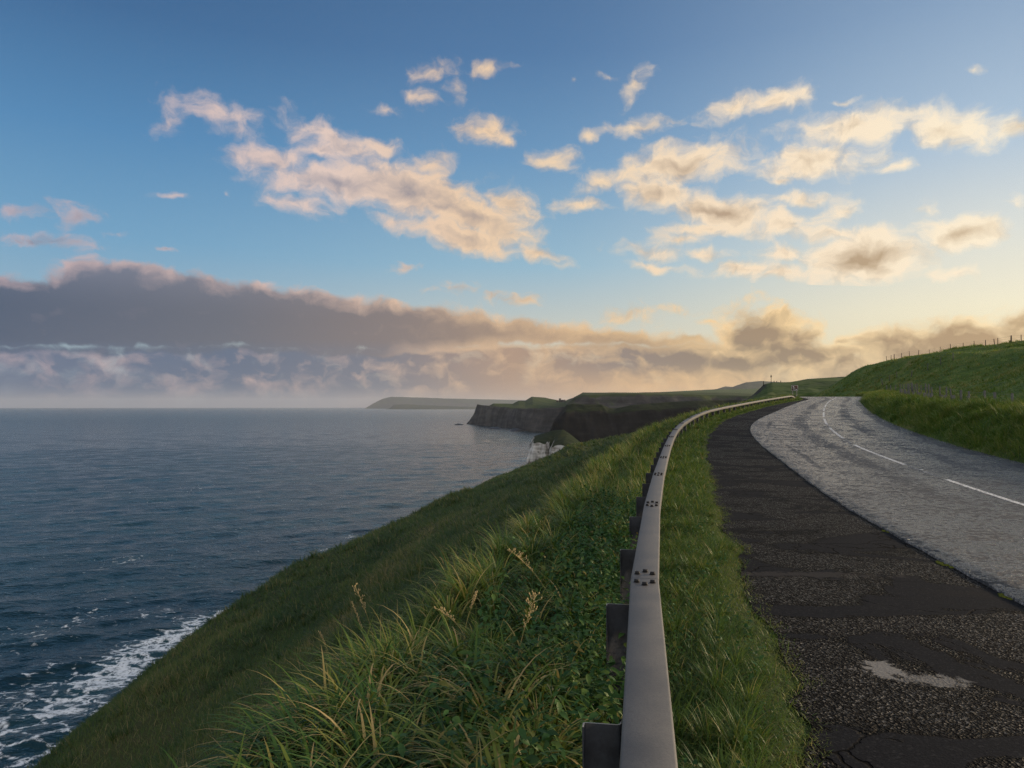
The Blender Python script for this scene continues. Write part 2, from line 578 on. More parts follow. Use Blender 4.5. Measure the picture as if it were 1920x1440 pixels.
z_beam = lambda Y: z_road(Y) + beam_up(Y)
beam_px = [(1216, 1440), (1211, 1224), (1206, 1085), (1222, 949), (1235, 887), (1246, 852), (1255, 827), (1271, 800), (1282, 791),
           (1308, 776.5), (1330, 768.5), (1362, 762), (1400, 755), (1440, 748), (1480, 742), (1492, 740.5)]
x_beam = smooth_curve(lateral(beam_px, z_beam), 1, 95, 1.1)
shl_px = [(1545, 1436), (1500, 1340), (1470, 1260), (1440, 1190), (1421, 1147), (1402, 1065), (1369, 997), (1350, 950), (1335, 890),
          (1328, 850), (1331, 820), (1345, 798), (1378, 780), (1420, 767), (1470, 755), (1505, 748.5)]
rdl_px = [(1920, 1129), (1890, 1114), (1800, 1069), (1687, 1009), (1597, 958), (1515, 900), (1462, 859), (1425, 832), (1406, 811),
          (1404, 800), (1417, 788), (1447, 775), (1477, 762), (1506, 751.5), (1519, 748.5)]
rdr_px = [(1918, 872), (1871, 858), (1799, 840), (1744, 822), (1690, 804), (1654, 788), (1627, 770), (1612, 756)]
ctr_px = [(1920, 947), (1774, 899), (1695, 870), (1599, 834), (1576, 819), (1555, 803), (1546, 789), (1544, 776), (1546, 764), (1551, 756)]
x_rl = smooth_curve(lateral(rdl_px, z_road, [(112, 40.0), (135, 46), (160, 48.5), (215, 50)]), -6, 120, 3.0)
x_ctr0 = smooth_curve(lateral(ctr_px, z_road, None, [(109, 46.2), (135, 51.0), (160, 53.0), (215, 54)]), -6, 120, 3.0)
x_rr = smooth_curve(lateral(rdr_px, z_road, [(110, 50.6), (135, 55.0), (160, 57.0), (215, 58)], [(3, 10.9), (11, 12.6)]), -6, 120, 3.0)
x_shl0 = smooth_curve(lateral(shl_px, z_road, [(112, 39.8), (135, 45.8), (160, 48.3), (215, 49.8)]), -6, 120, 1.2)


def x_shl(Y):
    return np.minimum(x_shl0(Y) + 0.20 * fbm(np.asarray(Y) * 1.3, np.zeros_like(np.asarray(Y, float)), 5, 5, .6), x_rl(Y) - 0.05)


# ------------------------------------------------------------------ materials of the setting
def pos_node(b):
    return b.node('ShaderNodeNewGeometry').outputs['Position']


def mat_ground():
    mt, b, out = material('turf')
    p = pos_node(b)
    nz = b.sep(b.node('ShaderNodeNewGeometry').outputs['True Normal'])[2]
    n1 = b.noise(p, 0.22, 4.0, 0.6)
    n2 = b.noise(b.mapping(p, scale=(1.0, 0.35, 1.6)), 1.3, 4.0, 0.65)
    n3 = b.noise(p, 9.0, 3.0, 0.7)
    g = b.ramp(b.mad(b.sub(n2, 0.5), 0.8, n1), [(0.28, (.020, .040, .010, 1)), (0.45, (.034, .064, .014, 1)), (0.58, (.058, .088, .020, 1)), (0.75, (.095, .090, .034, 1))])
    g = b.mix(b.ss(n3, 0.35, 0.75, 0.0, 0.5), g, (.05, .055, .02, 1))
    shaded_soil = b.mix(n3, (.010, .013, .006, 1), (.026, .030, .012, 1))  # shade beneath the long grass painted into the ground colour
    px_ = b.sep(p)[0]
    g = b.mix(b.ss(b.mad(b.sub(n1, 0.5), 6.0, px_), 21.0, 13.0, 0.0, 0.75), b.mix(1.0, g, (1.7, 1.75, 1.5, 1), 'MULTIPLY'), shaded_soil)
    rock = b.ramp(b.noise(b.mapping(p, scale=(1, 1, 3)), 0.5, 5.0, 0.6), [(0.3, (.02, .018, .017, 1)), (0.7, (.07, .06, .05, 1))])
    c = b.mix(b.ss(nz, 0.62, 0.45), g, rock)
    h = b.add(b.mul(n2, 0.6), b.mul(n3, 0.4))
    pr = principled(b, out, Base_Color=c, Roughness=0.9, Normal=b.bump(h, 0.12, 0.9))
    pr.inputs['Specular IOR Level'].default_value = 0.15
    return mt


def mat_far_land(name, dark=1.0, chalk=False, scale=1.0, rk=1.0):
    mt, b, out = material(name)
    p = pos_node(b)
    geo = b.node('ShaderNodeNewGeometry')
    nz = b.sep(geo.outputs['Normal'])[2]
    n1 = b.noise(p, 0.02 * scale, 5.0, 0.6)
    n2 = b.noise(b.mapping(p, scale=(1, 1, 0.3)), 0.045 * scale, 4.0, 0.56)
    n3 = b.noise(b.mapping(p, scale=(0.15, 0.15, 1.2)), 0.12 * scale, 3.0, 0.6)
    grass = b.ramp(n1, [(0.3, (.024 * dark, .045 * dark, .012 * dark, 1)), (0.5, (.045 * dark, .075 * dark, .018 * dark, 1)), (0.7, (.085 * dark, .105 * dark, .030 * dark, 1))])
    if chalk:
        rock = b.ramp(b.mad(b.sub(n3, 0.5), 0.5, n2), [(0.30, (.06, .052, .045, 1)), (0.42, (.20, .19, .172, 1)), (0.55, (.40, .39, .37, 1)), (0.68, (.62, .61, .59, 1))])
        z = b.sep(p)[2]
        rock = b.mix(b.ss(b.mad(b.sub(n2, .5), 24.0, z), 4.0, -1.0), rock, (.05, .042, .036, 1))
        f = b.ss(b.mad(b.sub(n2, 0.5), 0.8, nz), 0.74, 0.54)
    else:
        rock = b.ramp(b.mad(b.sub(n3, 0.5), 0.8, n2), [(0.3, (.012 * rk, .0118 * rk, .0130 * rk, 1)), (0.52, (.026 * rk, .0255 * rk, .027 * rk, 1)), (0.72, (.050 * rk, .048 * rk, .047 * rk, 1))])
        f = b.ss(b.mad(b.sub(n2, 0.5), 0.75, nz), 0.92, 0.72)
    c = b.mix(f, grass, rock)
    pr = principled(b, out, Base_Color=c, Roughness=0.9, Normal=b.bump(n2, 6.0 / scale, 0.8))
    pr.inputs['Specular IOR Level'].default_value = 0.1
    return mt


def mat_road():
    mt, b, out = material('wet_chippings')
    uv = b.node('ShaderNodeUVMap').outputs[0]
    u, v, _ = b.sep(uv)
    p = pos_node(b)
    # worn wheel tracks: smoother, flat bitumen, in two pairs
    wob = b.mad(b.sub(b.noise(b.xyz(0.0, v, 0.0), 0.06, 3.0, 0.5), 0.5), 0.10, u)
    def band(c, w):
        return b.ss(b.m('ABSOLUTE', b.sub(wob, c)), w, w * 0.25)
    patch = b.noise(b.xyz(b.mul(u, 6.0), b.mul(v, 0.16), 0.0), 1.0, 3.0, 0.55)
    tr = b.mx(b.mul(band(0.33, 0.075), b.ss(patch, 0.28, 0.58)), b.mul(band(0.71, 0.07), b.ss(patch, 0.30, 0.60)))
    tr = b.mx(tr, b.mul(band(0.12, 0.02), b.ss(patch, 0.45, 0.55)))
    tr = b.mx(tr, b.mul(band(0.93, 0.05), 0.7))
    tr = b.mul(tr, b.ss(v, 16.0, 36.0))
    cell = b.voro(p, 55.0)
    cellb = b.voro(p, 17.0)
    fine = b.noise(p, 26.0, 4.0, 0.7)
    grain = b.noise(p, 8.0, 5.0, 0.78)
    med = b.noise(p, 1.1, 4.0, 0.6)
    # the bitumen stands wet between and over the chippings, dull and dark where it has dried
    wet = b.ss(b.mad(b.sub(med, 0.5), 0.34, b.mad(tr, -0.08, grain)), 0.45, 0.53)
    stone = b.ramp(cell.outputs['Color'], [(0.2, (.042, .043, .048, 1)), (0.55, (.110, .112, .120, 1)), (0.9, (.28, .28, .285, 1))])
    c = b.mix(wet, (.010, .0108, .0135, 1), stone)
    c = b.mix(b.mul(tr, 0.6), c, (.020, .0205, .024, 1))
    h = b.add(b.mul(cell.outputs['Distance'], 0.3), b.add(b.mul(cellb.outputs['Distance'], 0.5), b.add(b.mul(fine, 0.3), b.mul(grain, 1.9))))
    st = b.mad(tr, -0.35, 1.0)
    rough = b.mad(wet, -0.48, 0.64)
    pr = principled(b, out, Base_Color=c, Roughness=rough, Normal=b.bump(h, 0.024, st))
    pr.inputs['Specular IOR Level'].default_value = 0.55
    return mt


def mat_shoulder():
    mt, b, out = material('broken_tarmac')
    p = pos_node(b)
    big = b.noise(b.mapping(p, rot=(0, 0, 0.9), scale=(0.8, 1.15, 1.0)), 0.62, 6.0, 0.62, 0.9)
    smooth = b.ss(big, 0.51, 0.54)                      # where the thin top layer survives
    edge = b.mul(b.ss(big, 0.480, 0.51), b.ss(big, 0.54, 0.52))
    cell = b.voro(p, 62.0)
    cell2 = b.voro(p, 31.0)
    fine = b.noise(p, 60.0, 3.0, 0.7)
    dirt = b.noise(p, 1.4, 4.0, 0.6)
    rnd = b.sep(cell.outputs['Color'])[0]
    stone = b.ramp(rnd, [(0.0, (.004, .004, .0045, 1)), (0.5, (.0075, .0075, .0078, 1)), (0.78, (.014, .0145, .0155, 1)), (0.90, (.032, .033, .034, 1)), (1.0, (.10, .10, .10, 1))])
    flat = b.mix(b.ss(fine, 0.3, 0.7), (.0085, .0095, .0120, 1), (.0150, .0165, .0200, 1))
    c = b.mix(b.mul(smooth, 0.85), stone, flat)
    c = b.mix(edge, c, (.004, .004, .004, 1))
    c = b.mix(b.ss(dirt, 0.55, 0.8, 0.0, 0.5), c, (.022, .020, .018, 1))
    wob = b.node('ShaderNodeVectorMath', operation='ADD')
    wv = b.node('ShaderNodeTexNoise'); b.put(wv.inputs['Vector'], p); wv.inputs['Scale'].default_value = 2.2; wv.inputs['Detail'].default_value = 4.0
    sc_ = b.node('ShaderNodeVectorMath', operation='SCALE'); b.put(sc_.inputs[0], wv.outputs['Color']); sc_.inputs['Scale'].default_value = 0.55
    b.put(wob.inputs[0], p); b.put(wob.inputs[1], sc_.outputs[0])
    crk = b.voro(wob.outputs[0], 0.85, 'DISTANCE_TO_EDGE').outputs['Distance']
    crk = b.mul(b.ss(crk, 0.014, 0.004), b.ss(b.noise(p, 0.5, 3.0, 0.6), 0.45, 0.6))
    c = b.mix(crk, c, (.003, .003, .003, 1))
    # dried silt where a puddle stood, and a pale dusty streak across the lay-by
    def stain(x, y, rx, ry, rot, k):
        v = b.mapping(p, (x, y, 0), (0, 0, rot), (rx, ry, 1000.0), 'TEXTURE')
        ln = b.node('ShaderNodeVectorMath', operation='LENGTH'); b.put(ln.inputs[0], v)
        d = b.mad(b.sub(b.noise(p, 5.5, 5.0, 0.55, 1.2), 0.5), 3.4, ln.outputs['Value'])
        return b.mul(b.ss(d, 1.0, 0.55), k)
    s1 = stain(*STAIN[0]); s2 = stain(*STAIN[1]); s3 = stain(*STAIN[2])
    c = b.mix(b.mx(s1, s2), c, (.19, .185, .175, 1))
    c = b.mix(s3, c, (.050, .047, .045, 1))
    h = b.fmix(smooth, b.add(b.mul(cell.outputs['Distance'], 0.8), b.mul(cell2.outputs['Distance'], 0.8)), b.mad(fine, 0.12, 0.85))
    h = b.fmix(b.mx(s1, s2), h, 0.9)
    h = b.mad(crk, -1.0, h)
    rough = b.mad(rnd, -0.45, 0.85)
    rough = b.fmix(smooth, rough, 0.85)
    pr = principled(b, out, Base_Color=c, Roughness=rough, Normal=b.bump(h, 0.026, 1.0))
    pr.inputs['Specular IOR Level'].default_value = 0.035
    return mt


def mat_water():
    mt, b, out = material('sea_water')
    p = pos_node(b)
    foam_a = b.node('ShaderNodeAttribute', attribute_name='foam').outputs['Fac']
    dist = b.node('ShaderNodeVectorMath', operation='LENGTH')
    b.put(dist.inputs[0], p)
    dist = dist.outputs['Value']
    m1 = b.mapping(p, rot=(0, 0, 0.35), scale=(0.45, 1.0, 1.0))
    w1 = b.noise(m1, 0.22, 4.0, 0.66, 0.3)
    w2 = b.noise(b.mapping(p, rot=(0, 0, -0.2), scale=(0.6, 1.0, 1.0)), 0.75, 4.0, 0.65, 0.4)
    w3 = b.noise(m1, 0.02, 3.0, 0.6)
    h = b.add(b.mul(w1, 0.8), b.mul(w2, 0.36))
    f1 = b.noise(p, 0.42, 6.0, 0.68, 1.4)
    f2 = b.voro(b.mapping(p, rot=(0, 0, 0.3), scale=(0.6, 1.0, 1.0)), 0.34, 'DISTANCE_TO_EDGE').outputs['Distance']
    lace = b.mad(b.ss(f2, 0.18, 0.0), 0.20, f1)
    foam = b.ss(b.mad(foam_a, 0.42, lace), 0.80, 0.96)
    foam = b.mul(foam, b.ss(b.noise(p, 1.6, 4.0, 0.65), 0.30, 0.52))
    base = b.mix(b.ss(w3, 0.35, 0.65), (.0055, .022, .030, 1), (.008, .030, .036, 1))
    base = b.mix(b.ss(foam_a, 0.1, 0.9, 0.0, 0.6), base, (.025, .075, .080, 1))
    base = b.mix(foam, base, (.80, .84, .86, 1))
    rough = b.fmix(foam, b.ss(dist, 100.0, 3000.0, 0.10, 0.22), 0.8)
    pr = principled(b, out, Base_Color=base, Roughness=rough, Normal=b.bump(h, b.ss(dist, 150.0, 2500.0, 1.0, 1.6), 0.85), IOR=1.33)
    return mt


# ------------------------------------------------------------------ the ground: one sheet from the sea's edge to the hill
h_bank = Curve1([(-20, 1.45), (20, 1.45), (30, 1.38), (40, 1.12), (56, .78), (80, .55), (110, .45), (215, .4)])
hill_z = Curve1([(5.6, .25), (9, .9), (14, 2.6), (19, 4.7), (24, 7.0), (30, 9.3), (36, 10.2), (45, 11.2), (70, 13.0), (160, 15.0)])
edge_x = Curve1([(-20, -9.5), (0, -10.5), (16, -11.0), (28, -10.8), (42, -7.8), (70, 1.3), (90, 8.4), (130, 22), (185, 28), (215, 28)])
edge_z = Curve1([(-20, -9.0), (0, -8.9), (16, -8.5), (28, -7.75), (42, -7.1), (70, -5.6), (90, -4.7), (130, -4.6), (185, -12), (215, -16)])
foot_x = Curve1([(-20, -46), (60, -50), (93, -59), (110, -60), (124, -59), (150, -55), (165, -51), (190, -38), (215, -22)])


def beam_line(Y):
    """where the rail stands; past its end the line drifts back beside the road"""
    s = sstep(84, 97, Y)
    return x_beam(Y) * (1 - s) + (x_rl(Y) - 1.3) * s


def ground_columns(Y):
    zr = float(z_road(Y)); xb = float(beam_line(Y)); xs = float(x_shl(Y)); xr = float(x_rr(Y))
    xe = float(edge_x(Y)); ze = float(edge_z(Y)); xf = float(foot_x(Y))
    hb = float(h_bank(Y))
    xc = xb - 1.7
    zc = zr + 0.04
    L = xc - xe; D = zc - ze
    q = lambda a: xf + (xe - 8 - xf) * a
    c = [(xf - 14, -CZ - 4), (xf, -CZ - 0.5), (q(.3), -CZ + 4.5), (q(.65), -CZ + 12.0), (xe - 8, ze - 12.5), (xe - 3, ze - 2.7), (xe, ze),
         (xe + .25 * L, zc - .80 * D), (xe + .5 * L, zc - .545 * D), (xe + .75 * L, zc - .27 * D), (xc - .7, zc - .07 * D - .12), (xc, zc),
         (xb - .8, zr), (xb, zr - .03), (max(xs - .2, xb + .15), zr - .015), (xs + .12, zr - .075),
         (xr - .05, zr - .075), (xr + .45, zr + .14), (xr + 2.4, zr + hb), (xr + 3.8, zr + hb - .22)]
    k = 1 - 0.30 * float(sstep(105, 150, Y))
    zf = max(zr, -0.6 if Y > 116 else -9) + .65
    fade = 1 - float(sstep(170, 205, Y))
    for d in (5.6, 9, 14, 19, 24, 30, 36, 45, 70, 160):
        s = float(sstep(5.6, 15, d))
        hk = .12 + .88 * float(sstep(14, 46, Y))
        c.append((xr + d * k if d > 5.6 else xr + 5.6 * (0.9 + .1 * k), zf * (1 - s * hk) + float(hill_z(d)) * s * fade * hk + (1 - fade) * zf * s))
    return c


SUB = [3, 4, 5, 6, 8, 6, 12, 12, 12, 10, 6, 6, 4, 4, 2, 3, 3, 10, 6, 6, 10, 14, 14, 12, 10, 7, 7, 8, 8]


def ground_noise(X, Y, xe, xc, xs, xr):
    """height of lumps: none on the road, some on the verge, most on slope and hill"""
    left = sstep(xc + 1.2, xc - 1.5, X)
    lump = 0.36 * fbm(X * .30, Y * .20, 4, 11) + 0.30 * fbm((X - xe) * .55, Y * .09, 3, 21) + .10 * fbm(X * 1.7, Y * 1.4, 2, 23)
    left_amp = left * (1 + 2.5 * sstep(xe - 2, xe - 30, X))
    dx = X - xr
    bank = sstep(.35, 1.2, dx) * (1 - sstep(4.5, 6.0, dx))
    blump = .26 * fbm(X * .9, Y * .55, 3, 31) + .07 * fbm(X * 3, Y * 2.4, 2, 33)
    hill = sstep(4.5, 12, dx)
    hlump = .85 * fbm(X * .13, Y * .10, 4, 41) + .28 * fbm(X * .5, Y * .4, 3, 43)
    verge = sstep(xs - .1, xs - .5, X) * (1 - left) * .06 * fbm(X * 2, Y * 2, 2, 51)
    return lump * left_amp + blump * bank + hlump * hill + verge


def stations():
    ys = [-9.0]
    while ys[-1] < 212:
        a = abs(ys[-1])
        ys.append(ys[-1] + min(max(.012 * a + .1, .16), 1.3))
    return np.array(ys)


ST = stations()
_gx, _gz = [], []
for Y in ST:
    c = ground_columns(float(Y))
    xs_ = [p[0] for p in c]
    for i in range(1, len(xs_)):                     # keep the columns in order
        xs_[i] = max(xs_[i], xs_[i - 1] + .02)
    f = Curve1(list(zip(xs_, [p[1] for p in c])))
    X = np.concatenate([np.linspace(xs_[i], xs_[i + 1], SUB[i], endpoint=False) for i in range(len(SUB))] + [[xs_[-1]]])
    Z = f(X)
    Z = Z + ground_noise(X, np.full_like(X, Y), xs_[6], xs_[11], float(x_shl(Y)), float(x_rr(Y)))
    _gx.append(X); _gz.append(Z)
GX, GZ = np.array(_gx), np.array(_gz)


def ground_z(X, Y):
    """height of the ground (relative to the eye) at scattered points"""
    X = np.asarray(X, float); Y = np.asarray(Y, float)
    out = np.zeros_like(X)
    i = np.clip(np.searchsorted(ST, Y) - 1, 0, len(ST) - 2)
    order = np.argsort(i, kind='stable')
    si = i[order]
    cuts = np.searchsorted(si, np.arange(len(ST)))
    for k in range(len(ST) - 1):
        a, e = cuts[k], cuts[k + 1] if k + 1 < len(ST) else len(si)
        if e <= a:
            continue
        sel = order[a:e]
        t = (Y[sel] - ST[k]) / (ST[k + 1] - ST[k])
        out[sel] = np.interp(X[sel], GX[k], GZ[k]) * (1 - t) + np.interp(X[sel], GX[k + 1], GZ[k + 1]) * t
    return out


def ray_ground(px, py, y0=2.0, y1=200.0):
    """first point of the ground on the sight line"""
    u, w = ray(px, py)
    Y = np.linspace(y0, y1, 6000)
    g = ground_z(u * Y, Y) - w * Y
    k = np.where(g >= 0)[0]
    i = k[0] if len(k) else int(np.argmax(g))
    return u * Y[i], Y[i], float(ground_z(np.array([u * Y[i]]), np.array([Y[i]]))[0])


nr, nc = GX.shape
gv = np.stack([GX, np.repeat(ST[:, None], nc, 1), GZ + CZ], 2).reshape(-1, 3)
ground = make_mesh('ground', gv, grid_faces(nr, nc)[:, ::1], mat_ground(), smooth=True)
tag(ground, kind='structure')

# ------------------------------------------------------------------ road and lay-by
YS = np.concatenate([np.arange(-8.8, 40, .35), np.arange(40, 128, .8)])
_len = np.concatenate([[0], np.cumsum(np.hypot(np.diff(YS), np.diff(x_ctr0(YS))))])


def sheet(name, xl, xr, n, dz, mat, skirt=0.0):
    t = np.linspace(0, 1, n)
    L, R = xl(YS), xr(YS)
    X = L[:, None] + (R - L)[:, None] * t[None]
    Yg = np.repeat(YS[:, None], n, 1)
    Z = np.repeat((z_road(YS) + dz)[:, None], n, 1)
    U = np.repeat(t[None], len(YS), 0)
    V = np.repeat(_len[:, None], n, 1)
    if skirt:
        X = np.concatenate([X[:, :1] - .012, X], 1); Yg = np.concatenate([Yg[:, :1], Yg], 1)
        Z = np.concatenate([Z[:, :1] - skirt, Z], 1); U = np.concatenate([U[:, :1], U], 1); V = np.concatenate([V[:, :1], V], 1)
        n += 1
    v = np.stack([X, Yg, Z + CZ], 2).reshape(-1, 3)
    return make_mesh(name, v, grid_faces(len(YS), n), mat, uv=np.stack([U, V], 2).reshape(-1, 2))


def on_road(px, py):
    X, Y = solve(px, py, z_road)
    return X, Y


s1 = on_road(1655, 1247); s2 = on_road(1750, 1268); s3 = on_road(1500, 1072)
STAIN = [(s1[0], s1[1], .20, .15, -0.5, .9), (s2[0], s2[1], .22, .14, -0.3, .7), (s3[0], s3[1], 1.2, .16, -0.05, .5)]
rag = lambda Y: x_rl(Y) + .035 * fbm(np.asarray(Y) * 3.0, np.zeros_like(Y), 3, 61)
road = sheet('road', rag, lambda Y: x_rr(Y) + .25, 24, 0.0, mat_road(), skirt=.05)
tag(road, kind='structure')
layby = sheet('pavement', x_shl, lambda Y: x_rl(Y) + .12, 14, -.03, mat_shoulder())
tag(layby, kind='structure')


def mat_paint(name='road_paint', lo=0.66, hi=0.80):
    mt, b, out = material(name)
    p = pos_node(b)
    n = b.noise(p, 24.0, 4.0, 0.7)
    m2 = b.noise(p, 3.0, 3.0, 0.6)
    worn = b.ss(b.mad(m2, 0.4, n), lo, hi)
    c = b.mix(worn, (.74, .74, .72, 1), (.08, .08, .08, 1))
    principled(b, out, Base_Color=c, Roughness=0.55, Normal=b.bump(n, .004, .6))
    return mt


M_PAINT = mat_paint()
M_WORN = mat_paint('worn_paint', 0.50, 0.66)
# centre line: long dashes, placed along the road by arc length
_cy = np.linspace(-6, 112, 3000)
_cs = np.concatenate([[0], np.cumsum(np.hypot(np.diff(_cy), np.diff(x_ctr0(_cy))))])
s_at = lambda Y: float(np.interp(Y, _cy, _cs))
y_at = lambda s: float(np.interp(s, _cs, _cy))


def strip(ya, yb, w, parent, mat=None):
    n = max(4, int((yb - ya) / .4))
    Y = np.linspace(ya, yb, n)
    X = x_ctr0(Y)
    dx = np.gradient(X, Y); nl = np.hypot(dx, 1)
    nx, ny = 1 / nl, -dx / nl
    L = np.stack([X - nx * w / 2, Y - ny * w / 2, z_road(Y - ny * w / 2) + CZ + .005], 1)
    R = np.stack([X + nx * w / 2, Y + ny * w / 2, z_road(Y + ny * w / 2) + CZ + .005], 1)
    v = np.stack([L, R], 1).reshape(-1, 3)
    return make_mesh('lane_marking', v, grid_faces(n, 2), mat or M_PAINT, parent=parent)


dash_px = [((1920, 947), (1774, 899)), ((1700, 871.5), (1597, 834)), ((1579, 822), (1553, 802)), ((1550, 796), (1545, 785))]
ends = []
for a, e in dash_px:
    ya, yb = on_road(*a)[1], on_road(*e)[1]
    ends.append((ya, yb))
first = ends[0]
ends[0] = (first[0] - 1.0, first[1])
step = (s_at(ends[2][1]) - s_at(ends[1][1])) if len(ends) > 2 else 6
sv = s_at(ends[3][1])
per = max(4.0, s_at(ends[3][1]) - s_at(ends[2][1]))
while True:
    a = sv + per * .26
    e = sv + per
    if y_at(e) > 106:
        break
    ends.append((y_at(a), y_at(e)))
    sv = e
for ya, yb in ends:
    strip(ya, yb, .115, road)
for (a, e), (a2, e2) in zip(ends[:-1], ends[1:4]):
    if a2 - e > 1.6:
        strip(e + .5, a2 - .4, .10, road, M_WORN)

# ------------------------------------------------------------------ headlands, far hills
def headland(name, columns, mat, rows_between=5, noise=(8.0, .05), seed=1, sub=6):
    """columns: list of rows of world points, from the sea foot over the cliff edge and back down; lofted and roughened"""
    A = np.array(columns, float)                   # (ncol, nrow, 3)
    nc0, nr0 = A.shape[:2]
    t = np.linspace(0, nc0 - 1, (nc0 - 1) * sub + 1)
    def lerp(A, t, axis):
        i = np.clip(np.floor(t).astype(int), 0, A.shape[axis] - 2)
        f = t - i
        sh = [1] * A.ndim; sh[axis] = len(t)
        f = f.reshape(sh)
        return np.take(A, i, axis) * (1 - f) + np.take(A, i + 1, axis) * f
    A = lerp(A, t, 0)
    A = lerp(A, np.linspace(0, nr0 - 1, (nr0 - 1) * rows_between + 1), 1)
    amp, fr = noise
    s = A[..., 0] + .35 * A[..., 1]
    dn = fbm(s * fr, A[..., 2] * fr * 1.5, 5, seed) * amp
    gul = np.abs(fbm(s * fr * .9, A[..., 2] * fr * .12, 4, seed + 21)) * amp * 1.6
    A[..., 1] += dn * 1.6 + gul * 1.5
    A[..., 0] += fbm(A[..., 1] * fr + 3, A[..., 2] * fr * 1.5, 4, seed + 9) * amp * .5
    A[..., 2] += fbm(A[..., 0] * fr * 1.4, A[..., 1] * fr * .8, 4, seed + 4) * amp * .20 * np.clip(A[..., 2] / 20.0, 0, 1) * np.clip((np.abs(A[..., 1] - A[:, :1, 1].min()) + 60) / 400.0, .15, 1)
    n, m = A.shape[:2]
    ob = make_mesh(name, A.reshape(-1, 3), grid_faces(n, m)[:, ::-1], mat, smooth=True)
    return tag(ob, kind='structure')


def sea_pt(px, py, z=-3.0):
    u, w = ray(px, py)
    Y = -CZ / w
    return np.array([u * Y, Y, z]), Y


def cliff_cols(feet, tops, setback=30, back=(90, 400), rise=(0.0, -10.0), mid=.55):
    cols_ = []
    for (fp, tp) in zip(feet, tops):
        f, Yf = sea_pt(*fp)
        tpt = P(tp[0], tp[1], Yf + setback)
        m = f * (1 - mid) + tpt * mid
        m[1] = Yf + setback * .45
        m[0] = f[0] * (1 - mid) + tpt[0] * mid
        b1 = P(tp[0], tp[1], Yf + setback + back[0]); b1[2] = tpt[2] + rise[0]
        b2 = P(tp[0], tp[1], Yf + setback + back[1]); b2[2] = tpt[2] + rise[1]
        b3 = b2.copy(); b3[1] += 200; b3[2] = -5
        cols_.append([f, m, tpt, b1, b2, b3])
    return cols_


M_ROCK = mat_far_land('basalt_cliff', .62, rk=1.35)  # paler than the hump's rock: distance haze painted into the colour
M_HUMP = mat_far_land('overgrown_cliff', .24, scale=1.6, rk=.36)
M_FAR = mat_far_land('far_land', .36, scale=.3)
M_FIELD = mat_far_land('near_land', 1.0, scale=2.0)
M_CHALK = mat_far_land('chalk_cliff', .30, chalk=True, scale=3.0)

# middle headland: the dark cliff, and the stepped land on top of it
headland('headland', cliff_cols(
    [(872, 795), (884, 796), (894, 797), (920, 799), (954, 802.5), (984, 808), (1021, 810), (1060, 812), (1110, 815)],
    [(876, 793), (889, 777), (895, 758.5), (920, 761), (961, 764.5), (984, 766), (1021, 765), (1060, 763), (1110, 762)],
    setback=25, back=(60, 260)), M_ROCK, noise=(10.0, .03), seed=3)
headland('headland', [[P(x, y + 12, 1900) * [1, 1, 0] + [0, 0, -3], P(x, 769, 1900), P(x, y, 1990 + 2 * (x - 920)), P(x, y + 3, 2300), P(x, y + 20, 2500)] for x, y in
                      [(914, 763), (925, 756.5), (961, 757), (972, 751.5), (985, 751), (998, 743.5), (1021, 745.3), (1047, 750.4), (1060, 751), (1068, 748), (1085, 743), (1120, 742)]],
         M_ROCK, noise=(5.0, .02), seed=5)
# the long green plateau with its cliff
plat = [(1062, 757), (1076, 746), (1093, 740), (1122, 738.5), (1169, 737), (1220, 737.5), (1290, 738), (1370, 740), (1460, 742), (1560, 744)]
headland('headland', [[P(x, y + 62, 1215) * [1, 1, 0] + [0, 0, -3], P(x + 3, y + 34, 1235), P(x, y + 2, 1265), P(x, y - 1 if y > 741 else 735.2 + abs(x - 1200) * .004, 1700), P(x, max(y + 3, 738), 2300), P(x, 765, 2600)] for x, y in plat],
         M_ROCK, noise=(9.0, .018), seed=7)
headland('headland', [[P(x, 752, 2000), P(x, 741, 2150), P(x, y, 2900), P(x, y + 3, 3600), P(x, 765, 3700)] for x, y in
                      [(1180, 740), (1240, 735), (1330, 730.5), (1400, 729), (1470, 728), (1560, 728)]], M_FIELD, noise=(4.0, .01), seed=8)
# dark hump above the bay, then the chalk spur
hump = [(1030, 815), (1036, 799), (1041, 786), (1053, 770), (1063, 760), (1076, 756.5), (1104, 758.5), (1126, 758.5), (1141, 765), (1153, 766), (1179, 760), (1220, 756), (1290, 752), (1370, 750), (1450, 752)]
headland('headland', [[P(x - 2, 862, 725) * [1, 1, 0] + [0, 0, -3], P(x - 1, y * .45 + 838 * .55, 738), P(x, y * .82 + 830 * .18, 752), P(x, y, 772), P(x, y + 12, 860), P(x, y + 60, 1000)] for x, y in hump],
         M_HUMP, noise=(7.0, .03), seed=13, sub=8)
spur = [((985, 868), (992, 840), (996, 826)), ((1000, 874), (1000, 830), (1003, 818)), ((1016, 879), (1014, 829), (1022, 812)), ((1025, 882), (1024, 832), (1034, 808)),
        ((1029, 884), (1029, 846), (1045, 806)), ((1036, 886), (1035, 838), (1057, 806)), ((1054, 888), (1054, 834), (1066, 812)), ((1072, 890), (1074, 838), (1076, 819)), ((1100, 893), (1098, 846), (1092, 832)), ((1120, 896), (1118, 856), (1112, 845))]
cols_ = []
for i, (f, e, d) in enumerate(spur):
    Yf = 592 - i * 6
    dent = 6 if i == 4 else 0
    fp = P(f[0], f[1], Yf); fp[2] = -3
    cols_.append([fp, P(e[0] - 1, e[1] * .5 + f[1] * .5, Yf + 4 + dent), P(e[0], e[1], Yf + 9 + dent), P(d[0], d[1], Yf + 55), P(d[0], d[1] + 4, Yf + 90), P(d[0], d[1] + 60, Yf + 130)])
headland('headland', cols_, M_CHALK, noise=(3.0, .10), seed=17, sub=8, rows_between=8)
